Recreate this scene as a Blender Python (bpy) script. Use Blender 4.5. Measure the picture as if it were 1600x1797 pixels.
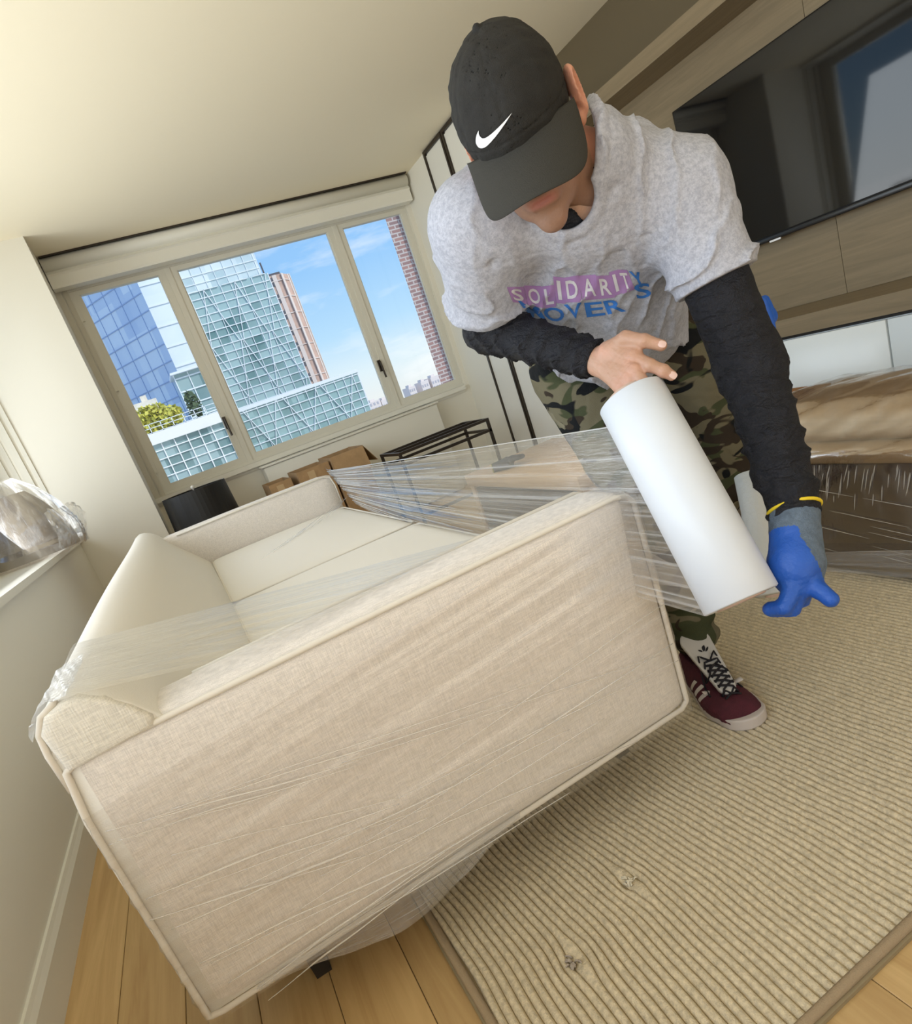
import bpy, bmesh, math, random
import numpy as np
from mathutils import Vector, Matrix
from mathutils.bvhtree import BVHTree

for o in list(bpy.data.objects): bpy.data.objects.remove(o)
scene = bpy.context.scene
col = scene.collection
random.seed(7); RNG = np.random.RandomState(5)

# ------------------------------------------------------------------ camera
CAM_R = np.array([[0.85211951,-0.41046223,-0.32467384],
                  [-0.40571703,-0.12622714,-0.90524052],
                  [0.33058439,0.90309881,-0.27409213]])      # rows: camera right, down, forward in world axes
FPX, PCX, PCY = 1117.1, 805.42, 982.97
CAMP = np.array([0.0, 0.0, 0.95])
cd = bpy.data.cameras.new('camera'); cam = bpy.data.objects.new('camera', cd); col.objects.link(cam)
cd.sensor_fit = 'HORIZONTAL'; cd.sensor_width = 36; cd.lens = FPX*36/1600
cd.shift_x = -(PCX-800)/1600; cd.shift_y = (PCY-898.5)/1600
cd.clip_start = .02; cd.clip_end = 1000
m = Matrix.Identity(4)
for i in range(3):
    m[i][0] = CAM_R[0][i]; m[i][1] = -CAM_R[1][i]; m[i][2] = -CAM_R[2][i]; m[i][3] = CAMP[i]
cam.matrix_world = m
scene.camera = cam

def ray(u, v): return CAM_R.T @ np.array([(u-PCX)/FPX, (v-PCY)/FPX, 1.0])
def at(u, v, d): return CAMP + d*ray(u, v)                    # point at a camera depth
def on(u, v, ax, val):                                        # point on an axis plane
    d = ray(u, v); i = 'xyz'.index(ax); return CAMP + d*((val-CAMP[i])/d[i])

# ------------------------------------------------------------------ world, sun, exposure
scene.view_settings.view_transform = 'Standard'
scene.view_settings.look = 'None'
scene.view_settings.gamma = 1
scene.view_settings.use_curve_mapping = False
scene.view_settings.exposure = 0.0
w = bpy.data.worlds.new('sky'); scene.world = w; w.use_nodes = True
nt = w.node_tree; nt.nodes.clear()
def N(nt, t, **k):
    n = nt.nodes.new(t)
    for a, b in k.items():
        if a == 'inp':
            for i, v in b.items(): n.inputs[i].default_value = v
        else: setattr(n, a, b)
    return n
out = N(nt, 'ShaderNodeOutputWorld'); bg = N(nt, 'ShaderNodeBackground', inp={1: 1.15})
tc = N(nt, 'ShaderNodeTexCoord'); sx = N(nt, 'ShaderNodeSeparateXYZ')
nt.links.new(tc.outputs['Generated'], sx.inputs[0])
rp = N(nt, 'ShaderNodeValToRGB')
e = rp.color_ramp.elements
e[0].position = 0.0; e[0].color = (.80,.84,.84,1)
e[1].position = 1.0; e[1].color = (.16,.34,.75,1)
for p, c in ((.04,(.72,.84,.90,1)), (.10,(.46,.70,.92,1)), (.20,(.29,.55,.90,1)), (.4,(.25,.47,.86,1))):
    q = rp.color_ramp.elements.new(p); q.color = c
nt.links.new(sx.outputs[2], rp.inputs[0])
mp = N(nt, 'ShaderNodeMapping', inp={3: (1,1,4.5)})
nz = N(nt, 'ShaderNodeTexNoise', inp={2: 2.6, 3: 6, 4: .6})
nt.links.new(tc.outputs['Generated'], mp.inputs[0]); nt.links.new(mp.outputs[0], nz.inputs[0])
cr = N(nt, 'ShaderNodeValToRGB'); cr.color_ramp.elements[0].position = .52; cr.color_ramp.elements[1].position = .78
nt.links.new(nz.outputs[0], cr.inputs[0])
mx = N(nt, 'ShaderNodeMixRGB', inp={2: (1,1,1,1)})
nt.links.new(cr.outputs[0], mx.inputs[0]); nt.links.new(rp.outputs[0], mx.inputs[1])
nt.links.new(mx.outputs[0], bg.inputs[0]); nt.links.new(bg.outputs[0], out.inputs[0])

sun = bpy.data.lights.new('sun', 'SUN'); sun.energy = 2.6; sun.angle = .01; sun.color = (1,.95,.86)
so = bpy.data.objects.new('sun', sun); col.objects.link(so)
so.rotation_euler = Vector((-.55,.62,-.56)).to_track_quat('-Z','Y').to_euler()   # from behind right, over the roof

def area(name, loc, target, sx_, sy_, power, color):
    l = bpy.data.lights.new(name, 'AREA'); l.shape = 'RECTANGLE'; l.size = sx_; l.size_y = sy_; l.energy = power; l.color = color
    o = bpy.data.objects.new(name, l); col.objects.link(o); o.location = loc
    o.rotation_euler = (Vector(target)-Vector(loc)).to_track_quat('-Z','Y').to_euler(); return o
# daylight through the long side window plus added fill lamps
area('window_daylight_left', (-1.05,1.6,1.50), (1.6,1.6,2.7), 5.6, 1.5, 100, (.93,.97,1))
area('rear_fill', (1.2,-2.75,1.55), (1.2,2,1.3), 3.0, 1.5, 9, (1,.93,.86))  # added fill lamp behind the camera, brightens the room
area('ceiling_fill', (.9,-1.9,.25), (.9,-1.5,2.4), 2.6, 1.8, 40, (1,.90,.72))  # uplight added near the rear floor to brighten the ceiling

# ------------------------------------------------------------------ materials
def mat(name, color, rough=.6, bump=0, bscale=50, var=0, vscale=8, metal=0, spec=.5, coat=0, stretch=(1,1,1), sub=None):
    m = bpy.data.materials.new(name); m.use_nodes = True; nt = m.node_tree; b = nt.nodes['Principled BSDF']
    b.inputs['Base Color'].default_value = (*color,1); b.inputs['Roughness'].default_value = rough
    b.inputs['Metallic'].default_value = metal; b.inputs['Specular IOR Level'].default_value = spec
    b.inputs['Coat Weight'].default_value = coat
    if sub: b.inputs['Subsurface Weight'].default_value = sub; b.inputs['Subsurface Radius'].default_value = (.01,.004,.002); b.inputs['Subsurface Scale'].default_value = 1
    tc = N(nt,'ShaderNodeTexCoord'); mp = N(nt,'ShaderNodeMapping', inp={3: stretch}); nt.links.new(tc.outputs['Object'], mp.inputs[0])
    if bump:
        n = N(nt,'ShaderNodeTexNoise', inp={2: bscale, 3: 4}); nt.links.new(mp.outputs[0], n.inputs[0])
        bp = N(nt,'ShaderNodeBump', inp={0: bump, 1: .01}); nt.links.new(n.outputs[0], bp.inputs['Height']); nt.links.new(bp.outputs[0], b.inputs['Normal'])
    if var:
        n = N(nt,'ShaderNodeTexNoise', inp={2: vscale, 3: 5, 4: .65}); nt.links.new(mp.outputs[0], n.inputs[0])
        r = N(nt,'ShaderNodeValToRGB'); r.color_ramp.elements[0].position=.3; r.color_ramp.elements[1].position=.7
        r.color_ramp.elements[0].color = (*[c*(1-var) for c in color],1); r.color_ramp.elements[1].color = (*[min(1,c*(1+var)) for c in color],1)
        nt.links.new(n.outputs[0], r.inputs[0]); nt.links.new(r.outputs[0], b.inputs['Base Color'])
    return m

def linen(name, color, scale=1.0):
    m = mat(name, color, .85, spec=.25); nt = m.node_tree; b = nt.nodes['Principled BSDF']
    tc = N(nt,'ShaderNodeTexCoord'); hs = []
    for st in ((70,70,950),(950,950,70)):
        mp = N(nt,'ShaderNodeMapping', inp={3: tuple(s*scale for s in st)}); nt.links.new(tc.outputs['Object'], mp.inputs[0])
        n = N(nt,'ShaderNodeTexNoise', inp={2: 1, 3: 2}); nt.links.new(mp.outputs[0], n.inputs[0]); hs.append(n)
    ad = N(nt,'ShaderNodeMath', operation='ADD'); nt.links.new(hs[0].outputs[0], ad.inputs[0]); nt.links.new(hs[1].outputs[0], ad.inputs[1])
    r = N(nt,'ShaderNodeMapRange', inp={1:.75,2:1.25,3:.84,4:1.1}); nt.links.new(ad.outputs[0], r.inputs[0])
    mx = N(nt,'ShaderNodeMixRGB', blend_type='MULTIPLY', inp={0:1, 1:(*color,1)}); nt.links.new(r.outputs[0], mx.inputs[2]); nt.links.new(mx.outputs[0], b.inputs['Base Color'])
    bp = N(nt,'ShaderNodeBump', inp={0:.5, 1:.0015}); nt.links.new(ad.outputs[0], bp.inputs['Height']); nt.links.new(bp.outputs[0], b.inputs['Normal'])
    b.inputs['Sheen Weight'].default_value = .2
    return m

def film_mat(name, haze=.10, streak=.5, vs=60, us=1.5, color=(.93,.94,.95), rough=.12, gloss=.06):
    """clear stretch film: mostly see-through, glossy, milky at folds, white streaks also paint in window reflections (u along the stretch, v across)"""
    m = bpy.data.materials.new(name); m.use_nodes = True; nt = m.node_tree; nt.nodes.clear()
    o = N(nt,'ShaderNodeOutputMaterial'); tr = N(nt,'ShaderNodeBsdfTransparent', inp={0:(.98,.98,.98,1)})
    gl = N(nt,'ShaderNodeBsdfGlossy', inp={0:(1,1,1,1), 1: rough}); df = N(nt,'ShaderNodeBsdfDiffuse', inp={0:(*color,1)})
    tl = N(nt,'ShaderNodeBsdfTranslucent', inp={0:(*color,1)})
    uv = N(nt,'ShaderNodeUVMap'); mp = N(nt,'ShaderNodeMapping', inp={3:(us,vs,1)}); nt.links.new(uv.outputs[0], mp.inputs[0])
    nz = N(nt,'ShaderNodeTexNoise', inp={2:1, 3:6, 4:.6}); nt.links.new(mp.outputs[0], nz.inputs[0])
    r = N(nt,'ShaderNodeMapRange', inp={1:.50,2:.78,3:0,4:streak}); nt.links.new(nz.outputs[0], r.inputs[0])  # noise streaks whiten the film, standing in for reflected window light
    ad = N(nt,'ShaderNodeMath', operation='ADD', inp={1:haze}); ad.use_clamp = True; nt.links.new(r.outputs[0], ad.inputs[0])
    bp = N(nt,'ShaderNodeBump', inp={0:.8,1:.004}); nt.links.new(nz.outputs[0], bp.inputs['Height'])
    nt.links.new(bp.outputs[0], gl.inputs['Normal'])
    lw = N(nt,'ShaderNodeLayerWeight', inp={0:.25}); nt.links.new(bp.outputs[0], lw.inputs['Normal'])
    fr = N(nt,'ShaderNodeMapRange', inp={1:0,2:1,3:gloss,4:.7}); nt.links.new(lw.outputs['Facing'], fr.inputs[0])
    md = N(nt,'ShaderNodeMixShader', inp={0:.4}); nt.links.new(df.outputs[0], md.inputs[1]); nt.links.new(tl.outputs[0], md.inputs[2])
    m1 = N(nt,'ShaderNodeMixShader'); nt.links.new(ad.outputs[0], m1.inputs[0]); nt.links.new(tr.outputs[0], m1.inputs[1]); nt.links.new(md.outputs[0], m1.inputs[2])
    m2 = N(nt,'ShaderNodeMixShader'); nt.links.new(fr.outputs[0], m2.inputs[0]); nt.links.new(m1.outputs[0], m2.inputs[1]); nt.links.new(gl.outputs[0], m2.inputs[2])
    nt.links.new(m2.outputs[0], o.inputs[0]); return m

def glass_mat(name, tint=(.97,.98,.98)):
    m = bpy.data.materials.new(name); m.use_nodes = True; nt = m.node_tree; nt.nodes.clear()
    o = N(nt,'ShaderNodeOutputMaterial'); tr = N(nt,'ShaderNodeBsdfTransparent', inp={0:(*tint,1)}); gl = N(nt,'ShaderNodeBsdfGlossy', inp={1:.0})
    fr = N(nt,'ShaderNodeFresnel', inp={0:1.2}); mx = N(nt,'ShaderNodeMixShader')
    nt.links.new(fr.outputs[0], mx.inputs[0]); nt.links.new(tr.outputs[0], mx.inputs[1]); nt.links.new(gl.outputs[0], mx.inputs[2]); nt.links.new(mx.outputs[0], o.inputs[0]); return m

def wood(name, c1, c2, axis='y', rough=.45, rnd=True, spec=.4):
    m = mat(name, c1, rough, spec=spec); nt = m.node_tree; b = nt.nodes['Principled BSDF']
    st = {'y':(28,1.6,28),'x':(1.6,28,28),'z':(28,28,1.6)}[axis]
    tc = N(nt,'ShaderNodeTexCoord'); mp = N(nt,'ShaderNodeMapping', inp={3: st}); oi = N(nt,'ShaderNodeObjectInfo')
    nt.links.new(tc.outputs['Object'], mp.inputs[0])
    vm = N(nt,'ShaderNodeVectorMath', operation='SCALE', inp={0:(37,19,11)}); nt.links.new(oi.outputs['Random'], vm.inputs['Scale'])
    nt.links.new(vm.outputs[0], mp.inputs[1])
    n = N(nt,'ShaderNodeTexNoise', inp={2:1, 3:5, 4:.6, 8:1.2}); nt.links.new(mp.outputs[0], n.inputs[0])
    r = N(nt,'ShaderNodeValToRGB'); r.color_ramp.elements[0].position=.3; r.color_ramp.elements[1].position=.72
    r.color_ramp.elements[0].color=(*c2,1); r.color_ramp.elements[1].color=(*c1,1); nt.links.new(n.outputs[0], r.inputs[0])
    last = r.outputs[0]
    if rnd:
        hv = N(nt,'ShaderNodeHueSaturation'); mr = N(nt,'ShaderNodeMapRange', inp={3:.86,4:1.12}); nt.links.new(oi.outputs['Random'], mr.inputs[0])
        nt.links.new(mr.outputs[0], hv.inputs['Value']); nt.links.new(last, hv.inputs['Color']); last = hv.outputs[0]
    nt.links.new(last, b.inputs['Base Color']); return m

M = {}
M['wall'] = mat('wall_paint', (.80,.765,.66), .75, bump=.05, bscale=300)
M['wall_shade'] = mat('shaded_wall_paint', (.125,.095,.05), .75)  # shadow on the recess wall put into its paint colour
M['ceiling'] = mat('ceiling_paint', (.90,.81,.61), .8)
M['trim'] = mat('trim_paint', (.80,.775,.68), .5)
M['frame'] = mat('window_frame_paint', (.58,.54,.44), .45)
M['frame_light'] = mat('sash_paint', (.72,.69,.59), .45)
M['glass'] = glass_mat('window_glass')
M['plank'] = wood('maple_plank', (.62,.43,.20), (.46,.29,.12), 'y')
M['subfloor'] = mat('dark_subfloor', (.10,.06,.03), .9)
M['door_white'] = mat('off_white_panel', (.78,.76,.68), .35)
M['panel'] = wood('media_wall_veneer', (.255,.195,.115), (.185,.14,.08), 'y', .5, rnd=False)
M['white_lac'] = mat('white_lacquer', (.72,.76,.76), .25)
M['black'] = mat('black_plastic', (.012,.012,.013), .25)
M['screen'] = mat('tv_glass', (.004,.004,.005), .04, spec=.6)
M['bronze'] = mat('dark_bronze_metal', (.05,.038,.028), .35, metal=.6)
M['fabric'] = linen('cream_linen', (.79,.735,.67))
M['fabric_smooth'] = mat('cream_cushion_cloth', (.80,.765,.69), .85, bump=.15, bscale=500, spec=.2)
M['welt'] = mat('cream_welt', (.74,.69,.60), .85)
M['darkleg'] = mat('dark_wood_leg', (.02,.016,.013), .4)
M['card'] = mat('corrugated_cardboard', (.40,.25,.12), .8, var=.12, vscale=20)
M['film'] = film_mat('stretch_film', .06, .55, 70, 2.0)
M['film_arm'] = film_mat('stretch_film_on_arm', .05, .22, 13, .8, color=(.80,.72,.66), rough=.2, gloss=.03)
M['film_heavy'] = film_mat('stretch_film_layers', .16, .5, 40, 3, rough=.1)

# ------------------------------------------------------------------ helpers
def tag(o, label=None, cat=None, group=None, kind=None):
    if label: o['label'] = label
    if cat: o['category'] = cat
    if group: o['group'] = group
    if kind: o['kind'] = kind
    return o
def empty(name, loc=(0,0,0)):
    o = bpy.data.objects.new(name, None); col.objects.link(o); o.location = loc; o.empty_display_size = .1; return o
def link(name, me, material=None, parent=None, smooth=False):
    o = bpy.data.objects.new(name, me); col.objects.link(o)
    if material is not None:
        for k in (material if isinstance(material,(list,tuple)) else [material]): me.materials.append(k)
    if smooth:
        me.polygons.foreach_set('use_smooth', [True]*len(me.polygons))
    if parent is not None:
        o.parent = parent; o.location = -Vector(parent.location) if parent.type=='EMPTY' else (0,0,0)
    return o
class MB:
    def __init__(s): s.v=[]; s.f=[]; s.m=[]
    def add(s, vs, fs, mi=0):
        n=len(s.v); s.v+=[tuple(map(float,p)) for p in vs]; s.f+=[tuple(i+n for i in f) for f in fs]; s.m+=[mi]*len(fs); return s
    def box(s, a, b, mi=0):
        x0,y0,z0=[min(p,q) for p,q in zip(a,b)]; x1,y1,z1=[max(p,q) for p,q in zip(a,b)]
        return s.add([(x0,y0,z0),(x1,y0,z0),(x1,y1,z0),(x0,y1,z0),(x0,y0,z1),(x1,y0,z1),(x1,y1,z1),(x0,y1,z1)],
              [(0,3,2,1),(4,5,6,7),(0,1,5,4),(1,2,6,5),(2,3,7,6),(3,0,4,7)], mi)
    def tube(s, pts, r, n=8, closed=False, mi=0):
        pts=[np.array(p,float) for p in pts]; k=len(pts); rr = r if hasattr(r,'__len__') else [r]*k
        rings=[]; prev=None
        for i,p in enumerate(pts):
            if closed: t=pts[(i+1)%k]-pts[i-1]
            else: t=pts[min(i+1,k-1)]-pts[max(i-1,0)]
            t=t/(np.linalg.norm(t)+1e-9)
            if prev is None:
                a=np.array([0,0,1.]) if abs(t[2])<.9 else np.array([1.,0,0]); u=np.cross(t,a)
            else: u=prev-t*np.dot(prev,t)
            u/=np.linalg.norm(u)+1e-9; prev=u; v=np.cross(t,u)
            rings.append([p+rr[i]*(math.cos(2*math.pi*j/n)*u+math.sin(2*math.pi*j/n)*v) for j in range(n)])
        vs=[q for r_ in rings for q in r_]; fs=[]
        for i in range(k if closed else k-1):
            i2=(i+1)%k
            for j in range(n): fs.append((i*n+j,i*n+(j+1)%n,i2*n+(j+1)%n,i2*n+j))
        if not closed: fs.append(tuple(range(n-1,-1,-1))); fs.append(tuple((k-1)*n+j for j in range(n)))
        return s.add(vs,fs,mi)
    def mesh(s,name='m'):
        me=bpy.data.meshes.new(name); me.from_pydata(s.v,[],s.f); me.polygons.foreach_set('material_index', s.m); me.update(); return me
    def build(s,name,material,parent=None,smooth=False): return link(name,s.mesh(name),material,parent,smooth)
def rbox(a, b, r=.02, seg=3, puff=0, taper=None):
    bm=bmesh.new(); bmesh.ops.create_cube(bm,size=1)
    c=[(p+q)/2 for p,q in zip(a,b)]; d=[abs(q-p) for p,q in zip(a,b)]
    for v in bm.verts: v.co=Vector((v.co.x*d[0]+c[0],v.co.y*d[1]+c[1],v.co.z*d[2]+c[2]))
    bmesh.ops.bevel(bm,geom=bm.edges[:],offset=r,segments=seg,profile=.5,affect='EDGES')
    me=bpy.data.meshes.new('rbox'); bm.to_mesh(me); bm.free(); return me
def box(name,a,b,material,parent=None,r=0,seg=2):
    if r: return link(name, rbox(a,b,r,seg), material, parent, True)
    return MB().box(a,b).build(name,material,parent)
def grid_mesh(P, uv=True, thick=0, closed_u=False):
    """P: array (n,m,3)"""
    n,mm,_=P.shape; vs=P.reshape(-1,3); fs=[]; uvs=[]
    for i in range(n-1 if not closed_u else n):
        i2=(i+1)%n
        for j in range(mm-1):
            fs.append((i*mm+j,i2*mm+j,i2*mm+j+1,i*mm+j+1))
            uvs+=[(i/(n-1),j/(mm-1)),((i+1)/(n-1),j/(mm-1)),((i+1)/(n-1),(j+1)/(mm-1)),(i/(n-1),(j+1)/(mm-1))]
    me=bpy.data.meshes.new('grid'); me.from_pydata([tuple(v) for v in vs.astype(float)],[],fs)
    l=me.uv_layers.new(name='UVMap'); l.data.foreach_set('uv',[c for q in uvs for c in q]); me.update(); return me
_ph = RNG.rand(64)*6.28
def wob(x, k=0, n=5, base=1.0):                                # smooth 1-D noise
    s=0
    for i in range(n): s=s+np.sin(x*base*(1.7**i)+_ph[(k*7+i)%64])*(.62**i)
    return s/1.8

# ------------------------------------------------------------------ room shell
CZ=2.44; XL=-.656; YP=4.551; YW=5.11; XPR=-.171; XR=2.50; XB=2.96; YB=-3.0
def struct(o): o['kind']='structure'; return o
fl = struct(MB().box((-1.1,YB-.1,-.06),(XB+.15,YW+.15,-.008)).build('floor',M['subfloor']))
pw=.1338; x=-.5285-pw; k=0; cache={}
while x<XB:
    k+=1; y=YB+(-.3 if k%2 else -1.0)+RNG.rand()*.5
    while y<YW:
        L=[1.5,1.9,2.3][RNG.randint(3)]; key=L
        if key not in cache: cache[key]=rbox((.0006,.0008,-.012),(pw-.0006,L-.0008,0),.0012,1); cache[key].materials.append(M['plank'])
        o=bpy.data.objects.new('plank',cache[key]); col.objects.link(o); o.parent=fl; o.location=(x,y,0); y+=L
    x+=pw
struct(MB().box((-1.1,YB-.1,CZ),(XB+.15,YW+.15,CZ+.3)).build('ceiling',M['ceiling']))
# far wall with window opening
WX0,WX1,WZ0,WZ1=XPR,2.46,.80,2.30
far=MB().box((XPR-.1,YW,0),(XR+.2,YW+.14,WZ0)).box((XPR-.1,YW,WZ1),(XR+.2,YW+.14,CZ)).box((WX1,YW,WZ0),(XR+.2,YW+.14,WZ1))
struct(far.build('wall_far',M['wall']))
# pier between the side window and the far window (a solid block)
struct(MB().box((-1.1,YP,0),(XPR,YW+.14,CZ)).build('wall_pier',M['wall']))
# left wall: spandrel under long window, header above
lw=MB().box((-.78,YB,0),(XL,YP,.73)).box((-1.02,YB,0),(-.78,YP,.73)).box((-1.02,YB,2.41),(XL,YP,CZ))
struct(lw.build('wall_left',M['wall']))
struct(MB().box((-1.0,YB,.73),(XL+.018,YP,.757)).build('trim_1',M['trim']))
win=MB()
ys=[4.551,4.40,3.72,3.60,2.4,2.28,1.1,.98,-.3,-.42,-1.7,-1.82,-3.0]
for a_,b_ in ((4.551,4.43),(3.72,3.62),(2.4,2.3),(1.1,1.0),(-.3,-.4),(-1.7,-1.8),(-2.9,-3.0)): win.box((-.97,b_,.757),(-.90,a_,2.41))
win.box((-.965,YB,.757),(-.905,YP,.84)).box((-.965,YB,2.34),(-.905,YP,2.41))
w2=struct(win.build('window_2',M['frame_light']))
MB().box((-.94,YB,.8),(-.934,YP,2.36)).build('pane',M['glass'],w2)
tr=MB()
for x0,x1,yy in ((-.70,-.68,4.541),(-.76,-.72,4.536),(-.80,-.775,4.545),(-.86,-.82,4.530)): tr.box((x0,yy,.757),(x1,4.551,2.41))
struct(tr.build('trim_2',M['frame_light']))
# right wall: nearer-to-window part, then the recess behind the media unit
struct(MB().box((XR,3.75,0),(XR+.6,YW+.14,CZ)).build('wall_right',M['wall']))
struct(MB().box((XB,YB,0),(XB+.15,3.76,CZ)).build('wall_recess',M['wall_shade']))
# rear wall with its window opening
struct(MB().box((-1.1,YB-.14,0),(XB+.15,YB,.8)).box((-1.1,YB-.14,2.3),(XB+.15,YB,CZ)).box((-1.1,YB-.14,.8),(-.3,YB,2.3)).box((2.7,YB-.14,.8),(XB+.15,YB,2.3)).build('wall_rear',M['wall']))
w3=struct(MB().box((-.3,YB-.1,.8),(-.2,YB-.04,2.3)).box((1.15,YB-.1,.8),(1.25,YB-.04,2.3)).box((2.6,YB-.1,.8),(2.7,YB-.04,2.3)).build('window_3',M['frame']))
# baseboards
def baseboard(name,a,b,n):
    a=np.array(a,float); b=np.array(b,float); n=np.array(n,float); prof=[(0,0),(.016,0),(.016,.085),(.010,.098),(.007,.108),(0,.108)]
    vs=[]; fs=[]
    for p in (a,b):
        for u,v in prof: vs.append((p[0]+n[0]*u,p[1]+n[1]*u,v))
    k=len(prof)
    for i in range(k): fs.append((i,(i+1)%k,k+(i+1)%k,k+i))
    fs+= [tuple(range(k)),tuple(range(2*k-1,k-1,-1))]
    o=MB().add(vs,fs).build(name,M['trim']); return struct(o)
baseboard('baseboard_left',(XL,YB,0),(XL,YP,0),(1,0,0))
baseboard('baseboard_pier',(XL,YP,0),(XPR,YP,0),(0,-1,0))
baseboard('baseboard_right',(XR,3.75,0),(XR,YW,0),(-1,0,0))
baseboard('baseboard_far',(XPR,YW,0),(XR,YW,0),(0,-1,0))

# far window: outer frame, sashes, mullions, panes
wf=struct(MB().box((WX0,YW+.005,WZ0),(-.035-.055,YW+.12,WZ1)).box((2.455,YW+.005,WZ0),(WX1+.03,YW+.12,WZ1))
   .box((-.09,YW+.005,WZ0),(2.455,YW+.12,WZ0+.022)).box((-.09,YW+.005,2.245),(2.455,YW+.12,WZ1))
   .box((.535,YW+.012,WZ0+.02),(.575,YW+.115,2.26)).box((1.815,YW+.012,WZ0+.02),(1.855,YW+.115,2.26)).build('window_1',M['frame_light']))
MB().box((-.171,YW-.012,WZ0),(-.135,YW+.03,WZ1)).box((-.125,YW-.004,WZ0),(-.095,YW+.02,WZ1)).build('jamb_moulding',M['frame'],wf)
for x0,x1 in ((-.09,.545),(.565,1.825),(1.845,2.462)):
    s=MB(); b=.052; y0,y1=YW+.02,YW+.07
    s.box((x0,y0,.82),(x0+b,y1,2.25)).box((x1-b,y0,.82),(x1,y1,2.25)).box((x0+b,y0,.82),(x1-b,y1,.868)).box((x0+b,y0,2.215),(x1-b,y1,2.25))
    s.box((x0+b,y0+.012,.868),(x0+b+.008,y1-.01,2.215)).box((x1-b-.008,y0+.012,.868),(x1-b,y1-.01,2.215))
    sa=s.build('sash',M['frame_light'],wf)
    MB().box((x0+b,y0+.024,.866),(x1-b,y0+.03,2.218)).build('pane',M['glass'],sa)
for x_,z_ in ((.50,1.14),(1.80,1.17)):
    MB().box((x_-.012,YW+.0,z_-.045),(x_+.012,YW+.022,z_+.045)).tube([(x_,YW-.02,z_+.03),(x_+.004,YW-.026,z_-.10)],.008).build('window_latch',M['bronze'],wf)
for z_ in (1.02,1.62,2.1):
    MB().box((-.105,YW+.0,z_-.05),(-.075,YW+.024,z_+.05)).build('hinge',M['frame_light'],wf)
struct(MB().box((WX0,YW-.045,.765),(XR-.06,YW+.012,.80)).build('trim_3',M['trim']))
struct(MB().box((WX0,YW-.015,.745),(XR-.06,YW,.765)).build('trim_4',M['trim']))
# shade cassette under the ceiling
sh=tag(empty('roller_shade',(1.14,4.9,2.25)),'cream fabric roller shade rolled up in a long box above the far window','shade')
MB().tube([(-.165,4.99,2.395),(2.47,4.99,2.395)],.042,20).build('roller_tube',M['trim'],sh,True)
vs=[];prof=[(5.08,2.43),(5.02,2.43),(4.985,2.35),(4.975,2.335),(4.985,2.325),(4.985,2.262),(4.99,2.25),(5.08,2.25)]
vs=[(xx,y,z) for xx in (-.165,2.475) for y,z in prof]; kk=len(prof)
MB().add(vs,[(i,(i+1)%kk,kk+(i+1)%kk,kk+i) for i in range(kk)]+[tuple(range(kk))[::-1],tuple(range(kk,2*kk))]).build('valance',M['trim'],sh)
MB().box((-.16,4.94,2.4315),(2.47,4.965,2.4395)).build('track',M['bronze'],sh)
# dark framed white sliding panel on the right wall
dr=tag(empty('sliding_panel',(XR,4.2,0)),'tall white panel with thin dark metal frame on the right wall beside the far window','door panel')
for j,(y0,y1) in enumerate(((4.30,4.62),(3.80,4.29))):
    MB().box((XR-.012,y0+.02,.04),(XR-.004,y1-.02,2.40)).build('panel',M['door_white'],dr)
    MB().box((XR-.022,y1-.022,.01),(XR-.0,y1,2.435)).box((XR-.022,y0,2.413),(XR-.0,y1-.022,2.435)).box((XR-.022,y0,.01),(XR-.0,y0+.02,2.413)).build('metal_frame',M['bronze'],dr)

# media wall: veneer panels, shelf, television, base cabinet
mw=tag(empty('media_wall_unit',(2.9,1.2,0)),'taupe wood wall unit with a floating shelf above the television','wall unit')
yy=[3.3,2.03,.75,-.55,-1.8]
for a_,b_ in zip(yy[:-1],yy[1:]):
    box('wood_panel',(2.935,b_+.0012,.685),(2.958,a_-.0012,1.955),M['panel'],mw)
box('shelf',(2.705,-1.8,1.95),(2.957,3.7,2.022),M['panel'],mw)
box('countertop',(2.50,-1.8,.612),(2.957,3.6,.684),M['panel'],mw)
box('shadow_gap',(2.53,-1.8,.598),(2.957,3.6,.611),M['black'],mw)
cb=tag(empty('white_cabinet',(2.7,1.2,0)),'low white lacquered cabinet doors under the wood counter','cabinet')
box('body',(2.53,-1.8,.06),(2.955,3.6,.596),M['white_lac'],cb)
yy=[3.55,2.57,1.603,.64,-.33,-1.3]
for a_,b_ in zip(yy[:-1],yy[1:]): box('door',(2.503,b_+.004,.07),(2.528,a_-.004,.594),M['white_lac'],cb,.0015,1)
box('plinth',(2.6,-1.8,.002),(2.95,3.6,.058),M['black'],cb)
tv=tag(empty('television',(2.9,1.9,1.35)),'large flat black television on the taupe wood wall','television')
box('housing',(2.884,1.16,1.016),(2.931,2.74,1.765),M['black'],tv,.006,2)
box('screen',(2.8785,1.175,1.04),(2.8845,2.725,1.755),M['screen'],tv)
box('bottom_bezel',(2.872,1.16,1.012),(2.8845,2.74,1.034),M['black'],tv,.003,2)
p=on(1360,421,'x',2.871)
box('logo_plate',(2.8695,p[1]-.03,p[2]-.004),(2.8725,p[1]+.03,p[2]+.004),mat('silver_mark',(.8,.8,.8),.3),tv)

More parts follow.
